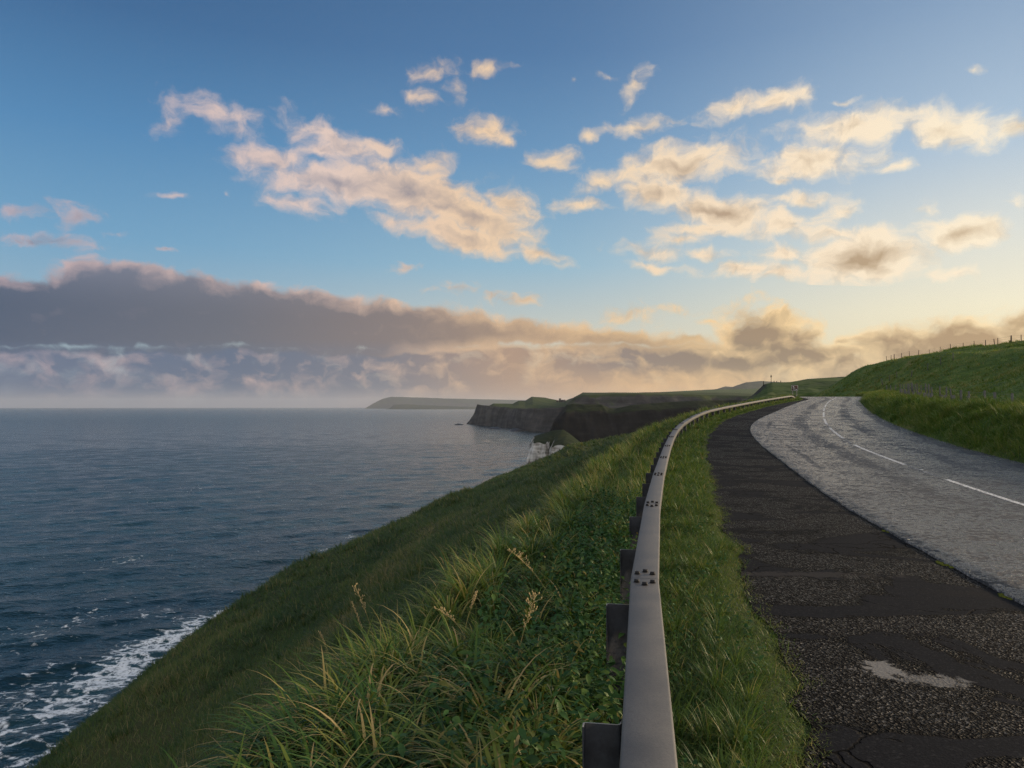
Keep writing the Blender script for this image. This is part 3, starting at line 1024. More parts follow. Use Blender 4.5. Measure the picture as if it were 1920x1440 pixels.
# the far headland in the mist, with a nearer dark foot, and a far hill inland
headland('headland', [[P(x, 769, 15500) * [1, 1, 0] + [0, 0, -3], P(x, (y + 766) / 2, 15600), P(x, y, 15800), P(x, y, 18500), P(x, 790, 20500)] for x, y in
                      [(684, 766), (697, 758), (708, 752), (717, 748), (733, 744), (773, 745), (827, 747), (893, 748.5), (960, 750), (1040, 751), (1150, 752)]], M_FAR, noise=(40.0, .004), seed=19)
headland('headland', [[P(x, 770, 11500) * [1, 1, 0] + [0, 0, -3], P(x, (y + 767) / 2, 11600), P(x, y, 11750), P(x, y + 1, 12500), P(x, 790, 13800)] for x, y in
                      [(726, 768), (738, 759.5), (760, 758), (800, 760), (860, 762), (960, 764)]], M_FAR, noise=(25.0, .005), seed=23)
headland('hill', [[P(x, 760, 5000), P(x, (y + 745) / 2, 5200), P(x, y, 5600), P(x, y, 6500), P(x, 790, 7500)] for x, y in
                  [(1320, 733), (1345, 729.5), (1360, 725), (1375, 726), (1386, 721.5), (1399, 717), (1426, 714.5), (1447, 716), (1500, 719), (1600, 724)]], M_FAR, noise=(20.0, .008), seed=29)
# the green mound beyond the bend
mound = [(1380, 762), (1405, 748), (1418, 738), (1428, 729), (1440, 719.5), (1448, 717), (1484, 716), (1502, 713), (1520, 710), (1579, 706.5), (1620, 704.5), (1700, 700)]
headland('hill', [[P(x - 6, 800, 190), P(x, y * .45 + 762 * .55, 205), P(x, y * .85 + 762 * .15, 225), P(x, y, 248), P(x, y + 2, 290), P(x, y + 40, 330)] for x, y in mound], M_FIELD, noise=(2.2, .07), seed=37, sub=8, rows_between=8)

# ------------------------------------------------------------------ sea
def build_sea():
    az = np.concatenate([np.linspace(-86, -43, 60, endpoint=False), np.linspace(-43, 7, 900, endpoint=False), np.linspace(7, 86, 80)])
    r = np.concatenate([np.geomspace(30, 85, 30, endpoint=False), np.geomspace(85, 900, 640, endpoint=False), np.geomspace(900, 27000, 220)])
    a = np.radians(az)
    X = r[:, None] * np.sin(a)[None]; Y = r[:, None] * np.cos(a)[None]
    Z = np.zeros_like(X)
    g = np.random.default_rng(3)
    for i in range(24):
        lam = 2.4 * 1.13 ** i
        th = math.radians(-62 + g.normal() * 24)
        k = 2 * PI / lam
        ph = g.random() * 6.28
        amp = .0150 * lam ** .62
        cell = np.maximum(r * .0042, .2)
        fade = (1 - sstep(.12, .35, cell / lam))[:, None]
        q = k * (X * math.cos(th) + Y * math.sin(th)) + ph + 1.5 * vnoise(X / lam / 3, Y / lam / 3, 70 + i)
        Z += amp * fade * (np.sin(q) + .25 * np.sin(2 * q + .6))
    # broken water along the foot of the cliff
    sx, sy = [], []
    foam = np.zeros_like(X)
    near = r < 420
    Xn, Yn = X[near], Y[near]
    for (px, py, rad, k) in [(130, 1318, 6, .75), (60, 1345, 7, .6), (180, 1280, 6, .95), (235, 1248, 6, 1.0), (280, 1215, 6, .95), (330, 1195, 5, .8), (225, 1330, 7, .5), (110, 1400, 8, .5),
                             (90, 1275, 7, .42), (20, 1310, 9, .38), (0, 1420, 10, .45), (375, 1170, 5, .9), (420, 1152, 4, .85), (230, 1052, 5, .38), (145, 1160, 6, .33), (60, 1190, 9, .3),
                             (660, 1005, 4, .5), (610, 1030, 3, .4), (975, 885, 9, .5), (300, 1150, 6, .3)]:
        u, w = ray(px, py)
        yy = -CZ / w; xx = u * yy
        d2 = ((Xn - xx) ** 2 + ((Yn - yy) / 1.5) ** 2) / rad ** 2
        foam[near] = np.maximum(foam[near], k * np.exp(-d2 * .9))
    foam = np.maximum(foam, .16 * sstep(.12, .5, fbm(X * .012, Y * .012, 3, 91)) * (r < 500)[:, None])
    Z += foam * .25 * fbm(X * .5, Y * .5, 3, 95)
    v = np.stack([X, Y, Z], 2).reshape(-1, 3)
    ob = make_mesh('water', v, grid_faces(len(r), len(az))[:, ::-1], mat_water(), smooth=True, attrs={'foam': ('POINT', 'FLOAT', foam.ravel())})
    return tag(ob, kind='structure')


build_sea()
# ------------------------------------------------------------------ grass
def mat_grass(name='grass_blades', stops=None):
    mt, b, out = material(name)
    tone = b.node('ShaderNodeAttribute', attribute_name='tone').outputs['Fac']
    c = b.ramp(tone, stops or [(0.0, (.009, .036, .011, 1)), (0.25, (.024, .074, .016, 1)), (0.5, (.070, .140, .020, 1)), (0.70, (.150, .190, .032, 1)),
                               (0.86, (.240, .215, .060, 1)), (1.0, (.390, .300, .130, 1))])
    d = b.node('ShaderNodeBsdfPrincipled')
    b.put(d.inputs['Base Color'], c); d.inputs['Roughness'].default_value = .48
    d.inputs['Specular IOR Level'].default_value = .32
    tr = b.node('ShaderNodeBsdfTranslucent')
    b.put(tr.inputs[0], b.mix(0.35, c, (.17, .22, .02, 1)))
    mx = b.node('ShaderNodeMixShader'); mx.inputs[0].default_value = .34
    b.l.new(d.outputs[0], mx.inputs[1]); b.l.new(tr.outputs[0], mx.inputs[2])
    b.l.new(mx.outputs[0], out.inputs[0])
    return mt


M_GRASS = mat_grass()
M_TURF = mat_grass('slope_turf', [(0.0, (.012, .040, .010, 1)), (0.3, (.034, .078, .016, 1)), (0.55, (.076, .118, .022, 1)), (0.75, (.125, .125, .040, 1)), (1.0, (.24, .20, .085, 1))])
M_PASTURE = mat_grass('pasture_grass', [(0.0, (.018, .058, .014, 1)), (0.3, (.050, .130, .024, 1)), (0.55, (.120, .215, .034, 1)), (0.75, (.205, .255, .050, 1)), (1.0, (.38, .32, .13, 1))])


def blades(base, length, width, heading, tilt, bend, tone, k=4, tip_dry=0.0):
    """one curved tapering blade per base point, all arrays (n,)"""
    n = len(base)
    s = np.linspace(0, 1, k + 1)
    th = tilt[:, None] + bend[:, None] * s[None] ** 1.3
    thm = .5 * (th[:, 1:] + th[:, :-1])
    dl = (length / k)[:, None]
    hx = np.concatenate([np.zeros((n, 1)), np.cumsum(np.sin(thm) * dl, 1)], 1)
    hz = np.concatenate([np.zeros((n, 1)), np.cumsum(np.cos(thm) * dl, 1)], 1)
    cx, cy = np.cos(heading)[:, None], np.sin(heading)[:, None]
    w = width[:, None] * .5 * np.clip(1.02 - s[None] ** 2.2, .04, 1) * np.minimum(1, .55 + s[None] * 1.6)
    px = base[:, 0:1] + hx * cx; py = base[:, 1:2] + hx * cy; pz = base[:, 2:3] + hz
    ox, oy = -cy * w, cx * w
    v = np.stack([np.stack([px - ox, py - oy, pz], 2), np.stack([px + ox, py + oy, pz], 2)], 2)   # n,k+1,2,3
    idx = (np.arange(n) * (k + 1) * 2)[:, None] + (np.arange(k) * 2)[None]
    f = np.stack([idx, idx + 1, idx + 3, idx + 2], 2).reshape(-1, 4)
    tn = np.clip(tone[:, None] + tip_dry * s[None] ** 2, 0, 1)
    tn = np.repeat(tn[:, :, None], 2, 2)
    return v.reshape(-1, 3), f, tn.reshape(-1)


def put_grass(name, batches, label=None, mat=None):
    vs, fs, ts, o = [], [], [], 0
    for v, f, t in batches:
        vs.append(v); fs.append(f + o); ts.append(t); o += len(v)
    ob = make_mesh(name, np.concatenate(vs), np.concatenate(fs), mat or M_GRASS, attrs={'tone': ('POINT', 'FLOAT', np.concatenate(ts))})
    return tag(ob, label, 'grass', kind='stuff')


def scatter(n, ya, yb, power, xl, xr, thin=None):
    """n points, denser towards the near end; xl/xr give the sideways limits at each depth"""
    Y = ya + (yb - ya) * rng.random(n) ** power
    L, R = xl(Y), xr(Y)
    X = L + (R - L) * rng.random(n)
    if thin is not None:
        keep = rng.random(n) < thin(X, Y)
        X, Y = X[keep], Y[keep]
    return X, Y


def based(X, Y, sink=.02):
    return np.stack([X, Y, ground_z(X, Y) + CZ - sink], 1)


R_ = lambda n, a, c: a + (c - a) * rng.random(n)


def in_view(X, Y, m=60):
    """only what the photo could show, with a margin"""
    u = X / np.maximum(Y, .1)
    return (Y > .8) & (u > ray(-m * 3, 700)[0]) & (u < ray(1920 + m * 3, 700)[0])


crest = lambda Y: beam_line(Y) - 1.7


def tussocks(cx, cy, per, spread, length, width, tone, k=5, wind=(2.9, .5), tip=.16, dry=.06, bend=(.6, 2.0), sink=.03):
    """clumps of blades fanning out from each centre"""
    m = len(cx)
    n = m * per
    a = rng.random(n) * 2 * PI
    r = np.abs(rng.normal(0, 1, n)) * np.repeat(spread, per) * .6
    X = np.repeat(cx, per) + np.cos(a) * r; Y = np.repeat(cy, per) + np.sin(a) * r
    hx = np.cos(a) + wind[1] * math.cos(wind[0]) + rng.normal(0, .45, n)
    hy = np.sin(a) + wind[1] * math.sin(wind[0]) + rng.normal(0, .45, n)
    head = np.arctan2(hy, hx)
    L = np.repeat(length, per) * R_(n, .45, 1.15)
    W = np.repeat(width, per) * R_(n, .6, 1.3)
    tn = np.repeat(tone, per) + rng.normal(0, .15, n)
    dr = rng.random(n) < dry
    tn = np.where(dr, R_(n, .72, 1.0), tn)
    bd = R_(n, *bend) * np.where(dr, .8, 1)
    tl = np.clip(.08 + .45 * r / np.maximum(np.repeat(spread, per), .01) * R_(n, .3, 1.2), .05, .9)
    return blades(based(X, Y, sink), L, W, head, tl, bd, np.clip(tn, 0, 1), k, tip)


clump = lambda X, Y, f, sd: fbm(X * f, Y * f, 3, sd)

# --- long grass on the outer verge, left of the rail
B = []
X, Y = scatter(30000, 1.3, 15, 1.35, lambda Y: crest(Y) - .75, lambda Y: beam_line(Y) - .10)
d = beam_line(Y) - X
cl = clump(X, Y, 1.3, 101); cl2 = clump(X, Y, .5, 103)
n = len(X)
L = R_(n, .10, .30) * (1 - .35 * sstep(.7, .1, d)) * (1 + .6 * np.clip(cl, -.4, .6))
tone = np.clip(.26 + .22 * cl + .2 * cl2 + rng.normal(0, .12, n) + (rng.random(n) < .07) * R_(n, .3, .6), 0, 1)
B.append(blades(based(X, Y), L, R_(n, .003, .007), rng.normal(2.6, 1.6, n), R_(n, .05, .7), R_(n, .5, 2.0), tone, 5, .14))
# the big clumps nearest the photographer, then the row along the crest
X, Y = scatter(130, 1.9, 4.8, 1.0, lambda Y: crest(Y) - .45, lambda Y: beam_line(Y) - .50)
n = len(X)
B.append(tussocks(X, Y, 115, R_(n, .12, .24), R_(n, .34, .66), R_(n, .012, .021), R_(n, .18, .74), 8, dry=.08, bend=(1.4, 3.1)))
X, Y = scatter(150, 4.2, 15, 1.2, lambda Y: crest(Y) - .65, lambda Y: beam_line(Y) - .30)
n = len(X); far = sstep(.9, 1.9, beam_line(Y) - X)
B.append(tussocks(X, Y, 90, R_(n, .08, .20), R_(n, .32, .60) * (.8 + .3 * far), R_(n, .010, .017), R_(n, .15, .5) + .16 * far, 7, dry=.08, bend=(.9, 2.6)))
X, Y = scatter(26000, 14, 92, 1.4, lambda Y: crest(Y) - 1.2, lambda Y: beam_line(Y) - .10)
n = len(X)
tone = np.clip(.34 + .3 * clump(X, Y, .5, 107) + rng.normal(0, .12, n), 0, 1)
B.append(blades(based(X, Y), R_(n, .12, .34), .0055 + .00055 * Y, rng.normal(2.6, 1.6, n), R_(n, .05, .6), R_(n, .4, 1.8), tone, 4, .16))
X, Y = scatter(900, 13, 92, 1.35, lambda Y: crest(Y) - 1.0, lambda Y: beam_line(Y) - .25)
n = len(X)
B.append(tussocks(X, Y, 48, R_(n, .10, .26), R_(n, .34, .62), .005 + .00055 * Y, .42 + .3 * clump(X, Y, .3, 109) + rng.normal(0, .08, n), 5, dry=.10))
put_grass('grass', B, 'long rough grass along the cliff edge outside the rail')

# --- short wind-combed turf on the seaward slope
B = []
for (cnt, ya, yb, pw) in ((60000, 1.5, 26, 1.1), (80000, 20, 70, 1.0), (24000, 60, 110, 1.0)):
    X, Y = scatter(cnt, ya, yb, pw, lambda Y: edge_x(Y) - 2.6, lambda Y: crest(Y) - .4)
    ok = in_view(X, Y); X, Y = X[ok], Y[ok]
    cl = clump(X, Y, .5, 111); cl2 = fbm(X * .55, Y * .12, 3, 113)
    n = len(X)
    D = np.hypot(X, Y)
    L = R_(n, .10, .24) * (1 + .7 * np.clip(cl, -.4, .8)) * (1 + .3 * sstep(10, 40, D))
    tone = np.clip(.32 + .60 * cl2 + .22 * cl + rng.normal(0, .11, n) + (rng.random(n) < .10) * R_(n, .2, .5), 0, 1)
    B.append(blades(based(X, Y, .03), L, .003 + .00062 * D, rng.normal(2.4, .9, n), R_(n, .2, .9), R_(n, .3, 1.2), tone, 3, .14))
X, Y = scatter(6800, 2, 95, 1.0, lambda Y: edge_x(Y) - 1.6, lambda Y: crest(Y) - .3)
keep = in_view(X, Y) & (rng.random(len(X)) < sstep(-.25, .3, clump(X, Y, .35, 117))); X, Y = X[keep], Y[keep]; n = len(X)
D = np.hypot(X, Y)
B.append(tussocks(X, Y, 26, R_(n, .12, .40), R_(n, .22, .50), .004 + .0006 * D, .26 + .45 * fbm(X * .4, Y * .1, 3, 119) + rng.normal(0, .1, n), 4, wind=(2.6, 1.0), dry=.08))
put_grass('grass', B, 'short dark turf covering the steep seaward slope', M_TURF)

# --- the inner verge between rail and lay-by, ragged and yellow at the tarmac's edge
B = []
X, Y = scatter(42000, 1.2, 16, 1.4, lambda Y: beam_line(Y) - .05, lambda Y: x_shl(Y) + .02)
e = x_shl(Y) - X
cl = clump(X, Y, 2.2, 121); cl2 = clump(X, Y, .8, 123)
n = len(X)
L = R_(n, .05, .20) * (.30 + .8 * sstep(.0, .45, e)) * (1 + .9 * np.clip(cl, -.5, .7)) + .015
tone = np.clip(.34 + .2 * cl2 + .2 * cl + rng.normal(0, .13, n) + .26 * sstep(.32, .02, e + .2 * cl) + (rng.random(n) < .05) * R_(n, .3, .6), 0, 1)
B.append(blades(based(X, Y, .012), L, R_(n, .0025, .006), rng.normal(-.3, 1.6, n), R_(n, .1, .9), R_(n, .4, 1.9), tone, 4, .14))
X, Y = scatter(260, 1.5, 16, 1.3, lambda Y: beam_line(Y) + .02, lambda Y: x_shl(Y) - .22)
n = len(X)
B.append(tussocks(X, Y, 70, R_(n, .05, .13), R_(n, .12, .30), R_(n, .004, .007), R_(n, .22, .5), 5, wind=(0, .2), dry=.06))
X, Y = scatter(36000, 14, 104, 1.5, lambda Y: beam_line(Y) - .05, lambda Y: x_shl(Y) + .03)
e = x_shl(Y) - X
cl = clump(X, Y, 1.2, 125); n = len(X)
L = R_(n, .07, .20) * (.4 + .8 * sstep(0, .5, e)) * (1 + .8 * np.clip(cl, -.5, .7))
tone = np.clip(.36 + .25 * cl + rng.normal(0, .13, n) + .16 * sstep(.3, .02, e), 0, 1)
B.append(blades(based(X, Y), L, .004 + .00055 * Y, rng.normal(-.3, 1.6, n), R_(n, .1, .8), R_(n, .4, 1.6), tone, 3, .12))
X, Y = scatter(900, 13, 100, 1.4, lambda Y: beam_line(Y) + .02, lambda Y: x_shl(Y) - .2)
n = len(X)
B.append(tussocks(X, Y, 30, R_(n, .06, .18), R_(n, .16, .34), .0045 + .0005 * Y, R_(n, .24, .55), 4, wind=(0, .2)))
# the yellowed, trodden fringe
X, Y = scatter(30000, 1.2, 22, 1.5, lambda Y: x_shl(Y) - .42, lambda Y: x_shl(Y) + .07)
keep = rng.random(len(X)) < sstep(.02, -.3, X - x_shl(Y) + .25 * clump(X, Y, 3.0, 128)) + .25; X, Y = X[keep], Y[keep]; n = len(X)
tone = np.clip(.58 + .2 * clump(X, Y, 2.0, 129) + rng.normal(0, .14, n), .1, 1)
bs = based(X, Y, .008); bs[:, 2] = np.maximum(bs[:, 2], z_road(Y) + CZ - .036)
B.append(blades(bs, R_(n, .02, .085), R_(n, .002, .005) + .0002 * Y, R_(n, 0, 6.3), R_(n, .3, 1.3), R_(n, .3, 1.6), tone, 3, .1))
# small turf and moss creeping onto the tarmac
X, Y = scatter(9000, 1.2, 20, 1.5, lambda Y: x_shl(Y) - .1, lambda Y: x_shl(Y) + .16)
keep = rng.random(len(X)) < sstep(-.05, .35, clump(X, Y, 3.5, 127) + .25 - 1.6 * np.maximum(X - x_shl(Y), 0)); X, Y = X[keep], Y[keep]; n = len(X)
bs = np.stack([X, Y, z_road(Y) + CZ - .034], 1)
B.append(blades(bs, R_(n, .015, .05), R_(n, .002, .005), R_(n, 0, 6.3), R_(n, .3, 1.2), R_(n, .3, 1.2), R_(n, .5, .85), 2))
put_grass('grass', B, 'ragged verge of grass between rail and lay-by')

# --- the bank across the road and the pasture above it
B = []
X, Y = scatter(60000, 17, 112, 1.35, lambda Y: x_rr(Y) + .12, lambda Y: x_rr(Y) + 5.0)
ok = in_view(X, Y); X, Y = X[ok], Y[ok]
cl = clump(X, Y, .9, 131); cl2 = clump(X, Y, .25, 133); dx = X - x_rr(Y); n = len(X)
L = R_(n, .18, .40) * (1 + .6 * np.clip(cl, -.5, .7)) * (.55 + .45 * sstep(.1, .8, dx))
tone = np.clip(.46 + .2 * cl2 + .25 * cl + rng.normal(0, .12, n) + .10 * sstep(1.6, 2.6, dx) + (rng.random(n) < .06) * R_(n, .2, .4), 0, 1)
B.append(blades(based(X, Y, .04), L, .006 + .00055 * Y, rng.normal(3.5, .9, n), R_(n, .1, .7), R_(n, .7, 2.0), tone, 4, .10))
X, Y = scatter(1700, 17, 112, 1.25, lambda Y: x_rr(Y) + .35, lambda Y: x_rr(Y) + 5.0)
ok = in_view(X, Y); X, Y = X[ok], Y[ok]; n = len(X)
B.append(tussocks(X, Y, 44, R_(n, .15, .42), R_(n, .40, .72), .005 + .00055 * Y, .54 + .3 * clump(X, Y, .4, 135) + rng.normal(0, .08, n), 5, wind=(3.5, 1.1), dry=.05, bend=(.9, 2.2)))
put_grass('grass', B, 'long drooping grass on the roadside bank', M_PASTURE)
B = []
X, Y = scatter(80000, 36, 172, 1.25, lambda Y: x_rr(Y) + 4.6, lambda Y: x_rr(Y) + 48)
ok = in_view(X, Y); X, Y = X[ok], Y[ok]
cl = clump(X, Y, .35, 141); cl2 = clump(X, Y, .09, 143); n = len(X)
L = R_(n, .16, .36) * (1 + .9 * np.clip(cl, -.5, .8))
tone = np.clip(.62 + .34 * cl2 + .28 * cl + rng.normal(0, .12, n), 0, 1)
B.append(blades(based(X, Y, .04), L, .006 + .0007 * Y, rng.normal(3.3, .9, n), R_(n, .2, .9), R_(n, .5, 1.6), tone, 3, .10))
X, Y = scatter(2600, 37, 160, 1.2, lambda Y: x_rr(Y) + 5, lambda Y: x_rr(Y) + 46)
keep = in_view(X, Y) & (rng.random(len(X)) < sstep(-.2, .3, clump(X, Y, .16, 145))); X, Y = X[keep], Y[keep]; n = len(X)
B.append(tussocks(X, Y, 26, R_(n, .3, .8), R_(n, .35, .8), .006 + .0006 * Y, .62 + .35 * clump(X, Y, .1, 147) + rng.normal(0, .08, n), 4, wind=(3.3, .9), dry=.06))
put_grass('grass', B, 'rough pasture grass on the hill above the road', M_PASTURE)


# ------------------------------------------------------------------ leafy weeds around the posts
def mat_leaf():
    mt, b, out = material('weed_leaves')
    tone = b.node('ShaderNodeAttribute', attribute_name='tone').outputs['Fac']
    c = b.ramp(tone, [(0.0, (.018, .056, .018, 1)), (0.5, (.036, .098, .026, 1)), (0.8, (.075, .135, .028, 1)), (1.0, (.18, .15, .04, 1))])
    d = b.node('ShaderNodeBsdfPrincipled')
    b.put(d.inputs['Base Color'], c); d.inputs['Roughness'].default_value = .55
    d.inputs['Specular IOR Level'].default_value = .22
    tr = b.node('ShaderNodeBsdfTranslucent'); b.put(tr.inputs[0], c)
    mx = b.node('ShaderNodeMixShader'); mx.inputs[0].default_value = .25
    b.l.new(d.outputs[0], mx.inputs[1]); b.l.new(tr.outputs[0], mx.inputs[2])
    b.l.new(mx.outputs[0], out.inputs[0])
    return mt


M_LEAF = mat_leaf()
LEAF = np.array([[0, 0, 0], [.22, .20, .05], [.22, 0, .0], [.22, -.20, .05], [.50, .27, .05], [.52, 0, -.01], [.50, -.27, .05], [.80, .15, -.02], [.80, 0, -.07], [.80, -.15, -.02], [1.05, 0, -.20]])
LEAF_F4 = np.array([[1, 2, 5, 4], [2, 3, 6, 5], [4, 5, 8, 7], [5, 6, 9, 8]])
LEAF_F3 = np.array([[0, 2, 1], [0, 3, 2], [7, 8, 10], [8, 9, 10]])


def leaves(pos, size, heading, droop, roll, tone):
    n = len(pos)
    p = LEAF[None] * size[:, None, None]
    x, y, z = p[..., 0], p[..., 1], p[..., 2]
    cr, sr = np.cos(roll)[:, None], np.sin(roll)[:, None]
    y, z = y * cr - z * sr, y * sr + z * cr
    cd, sd_ = np.cos(droop)[:, None], np.sin(droop)[:, None]
    x, z = x * cd + z * sd_, -x * sd_ + z * cd
    ch, sh = np.cos(heading)[:, None], np.sin(heading)[:, None]
    v = np.stack([x * ch - y * sh, x * sh + y * ch, z], 2) + pos[:, None]
    off = (np.arange(n) * len(LEAF))[:, None, None]
    return v.reshape(-1, 3), (LEAF_F4[None] + off).reshape(-1, 4), (LEAF_F3[None] + off).reshape(-1, 3), np.repeat(tone, len(LEAF))


def weeds(name, X, Y, height, per, size, label):
    n = len(X)
    b0 = based(X, Y, .02)
    lean = R_(n, 0, 6.28); amt = R_(n, 0, .25)
    s = np.repeat(np.linspace(.25, 1, per)[None], n, 0)
    hh = height[:, None] * s
    px = b0[:, :1] + amt[:, None] * hh * np.cos(lean)[:, None]
    py = b0[:, 1:2] + amt[:, None] * hh * np.sin(lean)[:, None]
    pz = b0[:, 2:3] + hh
    pos = np.stack([px, py, pz], 2).reshape(-1, 3)
    m = len(pos)
    head = (R_(n, 0, 6.28)[:, None] + np.arange(per)[None] * 2.4 + rng.normal(0, .4, (n, per))).ravel()
    sz = (size * (1.15 - .55 * s) * R_(n, .7, 1.25)[:, None] * (.8 + .4 * rng.random((n, per)))).ravel()
    tone = np.clip(np.repeat(R_(n, .1, .75), per) + rng.normal(0, .12, m) + (rng.random(m) < .03) * .5, 0, 1)
    v, f4, f3, t = leaves(pos, sz, head, R_(m, -.25, .8), rng.normal(0, .35, m), tone)
    ob = make_mesh(name, v, [f4, f3], M_LEAF, smooth=True, attrs={'tone': ('POINT', 'FLOAT', t)})
    return tag(ob, label, 'weeds', kind='stuff')


X, Y = scatter(1700, 2.3, 14, 1.25, lambda Y: crest(Y) + .05, lambda Y: beam_line(Y) - .13)
d = beam_line(Y) - X
keep = rng.random(len(X)) < np.clip(sstep(1.5, .5, d + .5 * clump(X, Y, .5, 103)), .03, 1) * (1 - .5 * sstep(4.5, 2.5, Y)); X, Y = X[keep], Y[keep]
weeds('undergrowth', X, Y, R_(len(X), .18, .48), 12, .080, 'dark leafy weeds crowding the barrier posts')
X, Y = scatter(700, 1.6, 15, 1.4, lambda Y: beam_line(Y) + .05, lambda Y: x_shl(Y) - .22)
keep = clump(X, Y, 1.1, 151) > -.08; X, Y = X[keep], Y[keep]
weeds('undergrowth', X, Y, R_(len(X), .05, .20), 7, .055, 'small leafy weeds in the verge beside the lay-by')

# ------------------------------------------------------------------ tall seeding stalks that stand out of the long grass
def mat_plain(name, color, rough=.6, spec=.3, metal=0.0, var=None, bump=None):
    mt, b, out = material(name)
    p = b.node('ShaderNodeTexCoord').outputs['Object']
    c = color
    if var:
        n = b.noise(p, var[0], 4.0, .65)
        c = b.mix(b.ss(n, .3, .72), color, var[1])
    pr = principled(b, out, Base_Color=c, Roughness=rough, Metallic=metal)
    pr.inputs['Specular IOR Level'].default_value = spec
    if bump:
        b.put(pr.inputs['Normal'], b.bump(b.noise(p, bump[0], 4.0, .7), bump[1], .8))
    return mt


M_STALK = mat_plain('dry_stalk', (.36, .27, .11, 1), .6, .25, var=(30, (.22, .22, .07, 1)))
M_SEED = mat_plain('seed_head', (.55, .42, .22, 1), .7, .2, var=(60, (.36, .27, .12, 1)))


def tube(path, rad, n=5):
    """closed tube through path points (m,3) with radii (m,)"""
    path = np.asarray(path, float); m = len(path)
    t = np.gradient(path, axis=0); t /= np.linalg.norm(t, axis=1)[:, None]
    ref = np.array([0, 0, 1.0]) if abs(t[:, 2]).mean() < .8 else np.array([1.0, 0, 0])
    a = np.cross(t, ref); a /= np.linalg.norm(a, axis=1)[:, None]
    c = np.cross(t, a)
    ang = np.linspace(0, 2 * PI, n, endpoint=False)
    rad = np.broadcast_to(rad, (m,))
    v = path[:, None] + rad[:, None, None] * (np.cos(ang)[None, :, None] * a[:, None] + np.sin(ang)[None, :, None] * c[:, None])
    i = np.arange(m - 1)[:, None] * n + np.arange(n)[None]
    j = np.arange(m - 1)[:, None] * n + (np.arange(n)[None] + 1) % n
    f = np.stack([i, j, j + n, i + n], 2).reshape(-1, 4)
    v = v.reshape(-1, 3)
    caps = []
    for ring, pt in ((0, path[0]), (m - 1, path[-1])):
        k = len(v); v = np.concatenate([v, pt[None]])
        q = ring * n + np.arange(n)
        caps.append(np.stack([q, (ring * n + (np.arange(n) + 1) % n), np.full(n, k)], 1))
    return v, f, np.concatenate(caps)


class MB:
    """collects shapes into one mesh"""
    def __init__(self): self.v, self.q, self.t, self.o = [], [], [], 0

    def addv(self, v, q=None, t=None):
        self.v.append(np.asarray(v, float))
        if q is not None and len(q): self.q.append(np.asarray(q) + self.o)
        if t is not None and len(t): self.t.append(np.asarray(t) + self.o)
        self.o += len(v)
        return self

    def tube(self, path, rad, n=6):
        return self.addv(*tube(path, rad, n))

    def box(self, c, s, rot=0.0, taper=1.0, bev=0.0):
        x, y, z = np.array(s) / 2.0
        if bev:
            prof = [(-x + bev, -y), (x - bev, -y), (x, -y + bev), (x, y - bev), (x - bev, y), (-x + bev, y), (-x, y - bev), (-x, -y + bev)]
        else:
            prof = [(-x, -y), (x, -y), (x, y), (-x, y)]
        n = len(prof); pr = np.array(prof)
        v = np.concatenate([np.c_[pr, np.full(n, -z)], np.c_[pr * taper, np.full(n, z)], [[0, 0, -z], [0, 0, z]]])
        ca, sa = math.cos(rot), math.sin(rot)
        v = np.c_[v[:, 0] * ca - v[:, 1] * sa, v[:, 0] * sa + v[:, 1] * ca, v[:, 2]] + np.array(c)
        k = np.arange(n); k1 = (k + 1) % n
        q = np.stack([k, k1, k1 + n, k + n], 1)
        t = np.concatenate([np.stack([k1, k, np.full(n, 2 * n)], 1), np.stack([k + n, k1 + n, np.full(n, 2 * n + 1)], 1)])
        return self.addv(v, q, t)

    def build(self, name, mat, parent=None, smooth=False):
        f = ([np.concatenate(self.q)] if self.q else []) + ([np.concatenate(self.t)] if self.t else [])
        return make_mesh(name, np.concatenate(self.v), f, mat, parent=parent, smooth=smooth)


def stalk(px_base, py_base, px_top, py_top, loose, label):
    X, Y, Z = ray_ground(px_base, py_base, 1.5, 60)
    u, w = ray(px_top, py_top)
    top = np.array([u * Y - X, 0.0, w * Y - Z])
    root = empty('grass_stalk', (X, Y, Z + CZ))
    tag(root, label, 'grass stalk', 'tall seeding stalks in the long grass')
    top = top * 1.08
    s = np.linspace(0, 1, 10)
    path = np.stack([top[0] * s ** 1.6, .05 * np.sin(s * 3), top[2] * s], 1)
    MB().tube(path, np.linspace(.0042, .0022, 10), 5).build('stem', M_STALK, root)
    m = MB()
    g = np.random.default_rng(int(px_top * 7 + py_top))
    L = min(.30, .40 * top[2])
    ka = np.linspace(1 - L / top[2], 1, 8)
    m.tube(np.stack([np.interp(ka, s, path[:, j]) for j in range(3)], 1), .0022, 5)
    for i in range(44 if not loose else 30):
        a = i / (44.0 if not loose else 30.0)
        k = 1 - a * L / top[2]
        c = np.array([np.interp(k, s, path[:, j]) for j in range(3)])
        out = (.006 if not loose else (.006 + .045 * math.sin(PI * min(1, a + .15)))) * (0.4 + g.random())
        th = g.random() * 6.28
        e = c + np.array([math.cos(th) * out, math.sin(th) * out, out * .5])
        q = e + np.array([math.cos(th) * .004, math.sin(th) * .004, .016])
        m.tube(np.array([c, (c + e) / 2 + [0, 0, .003], e, (e + q) / 2, q]), np.array([.0024, .0010, .0018, .0048, .0009]), 5)
    m.build('seed_head', M_SEED, root)


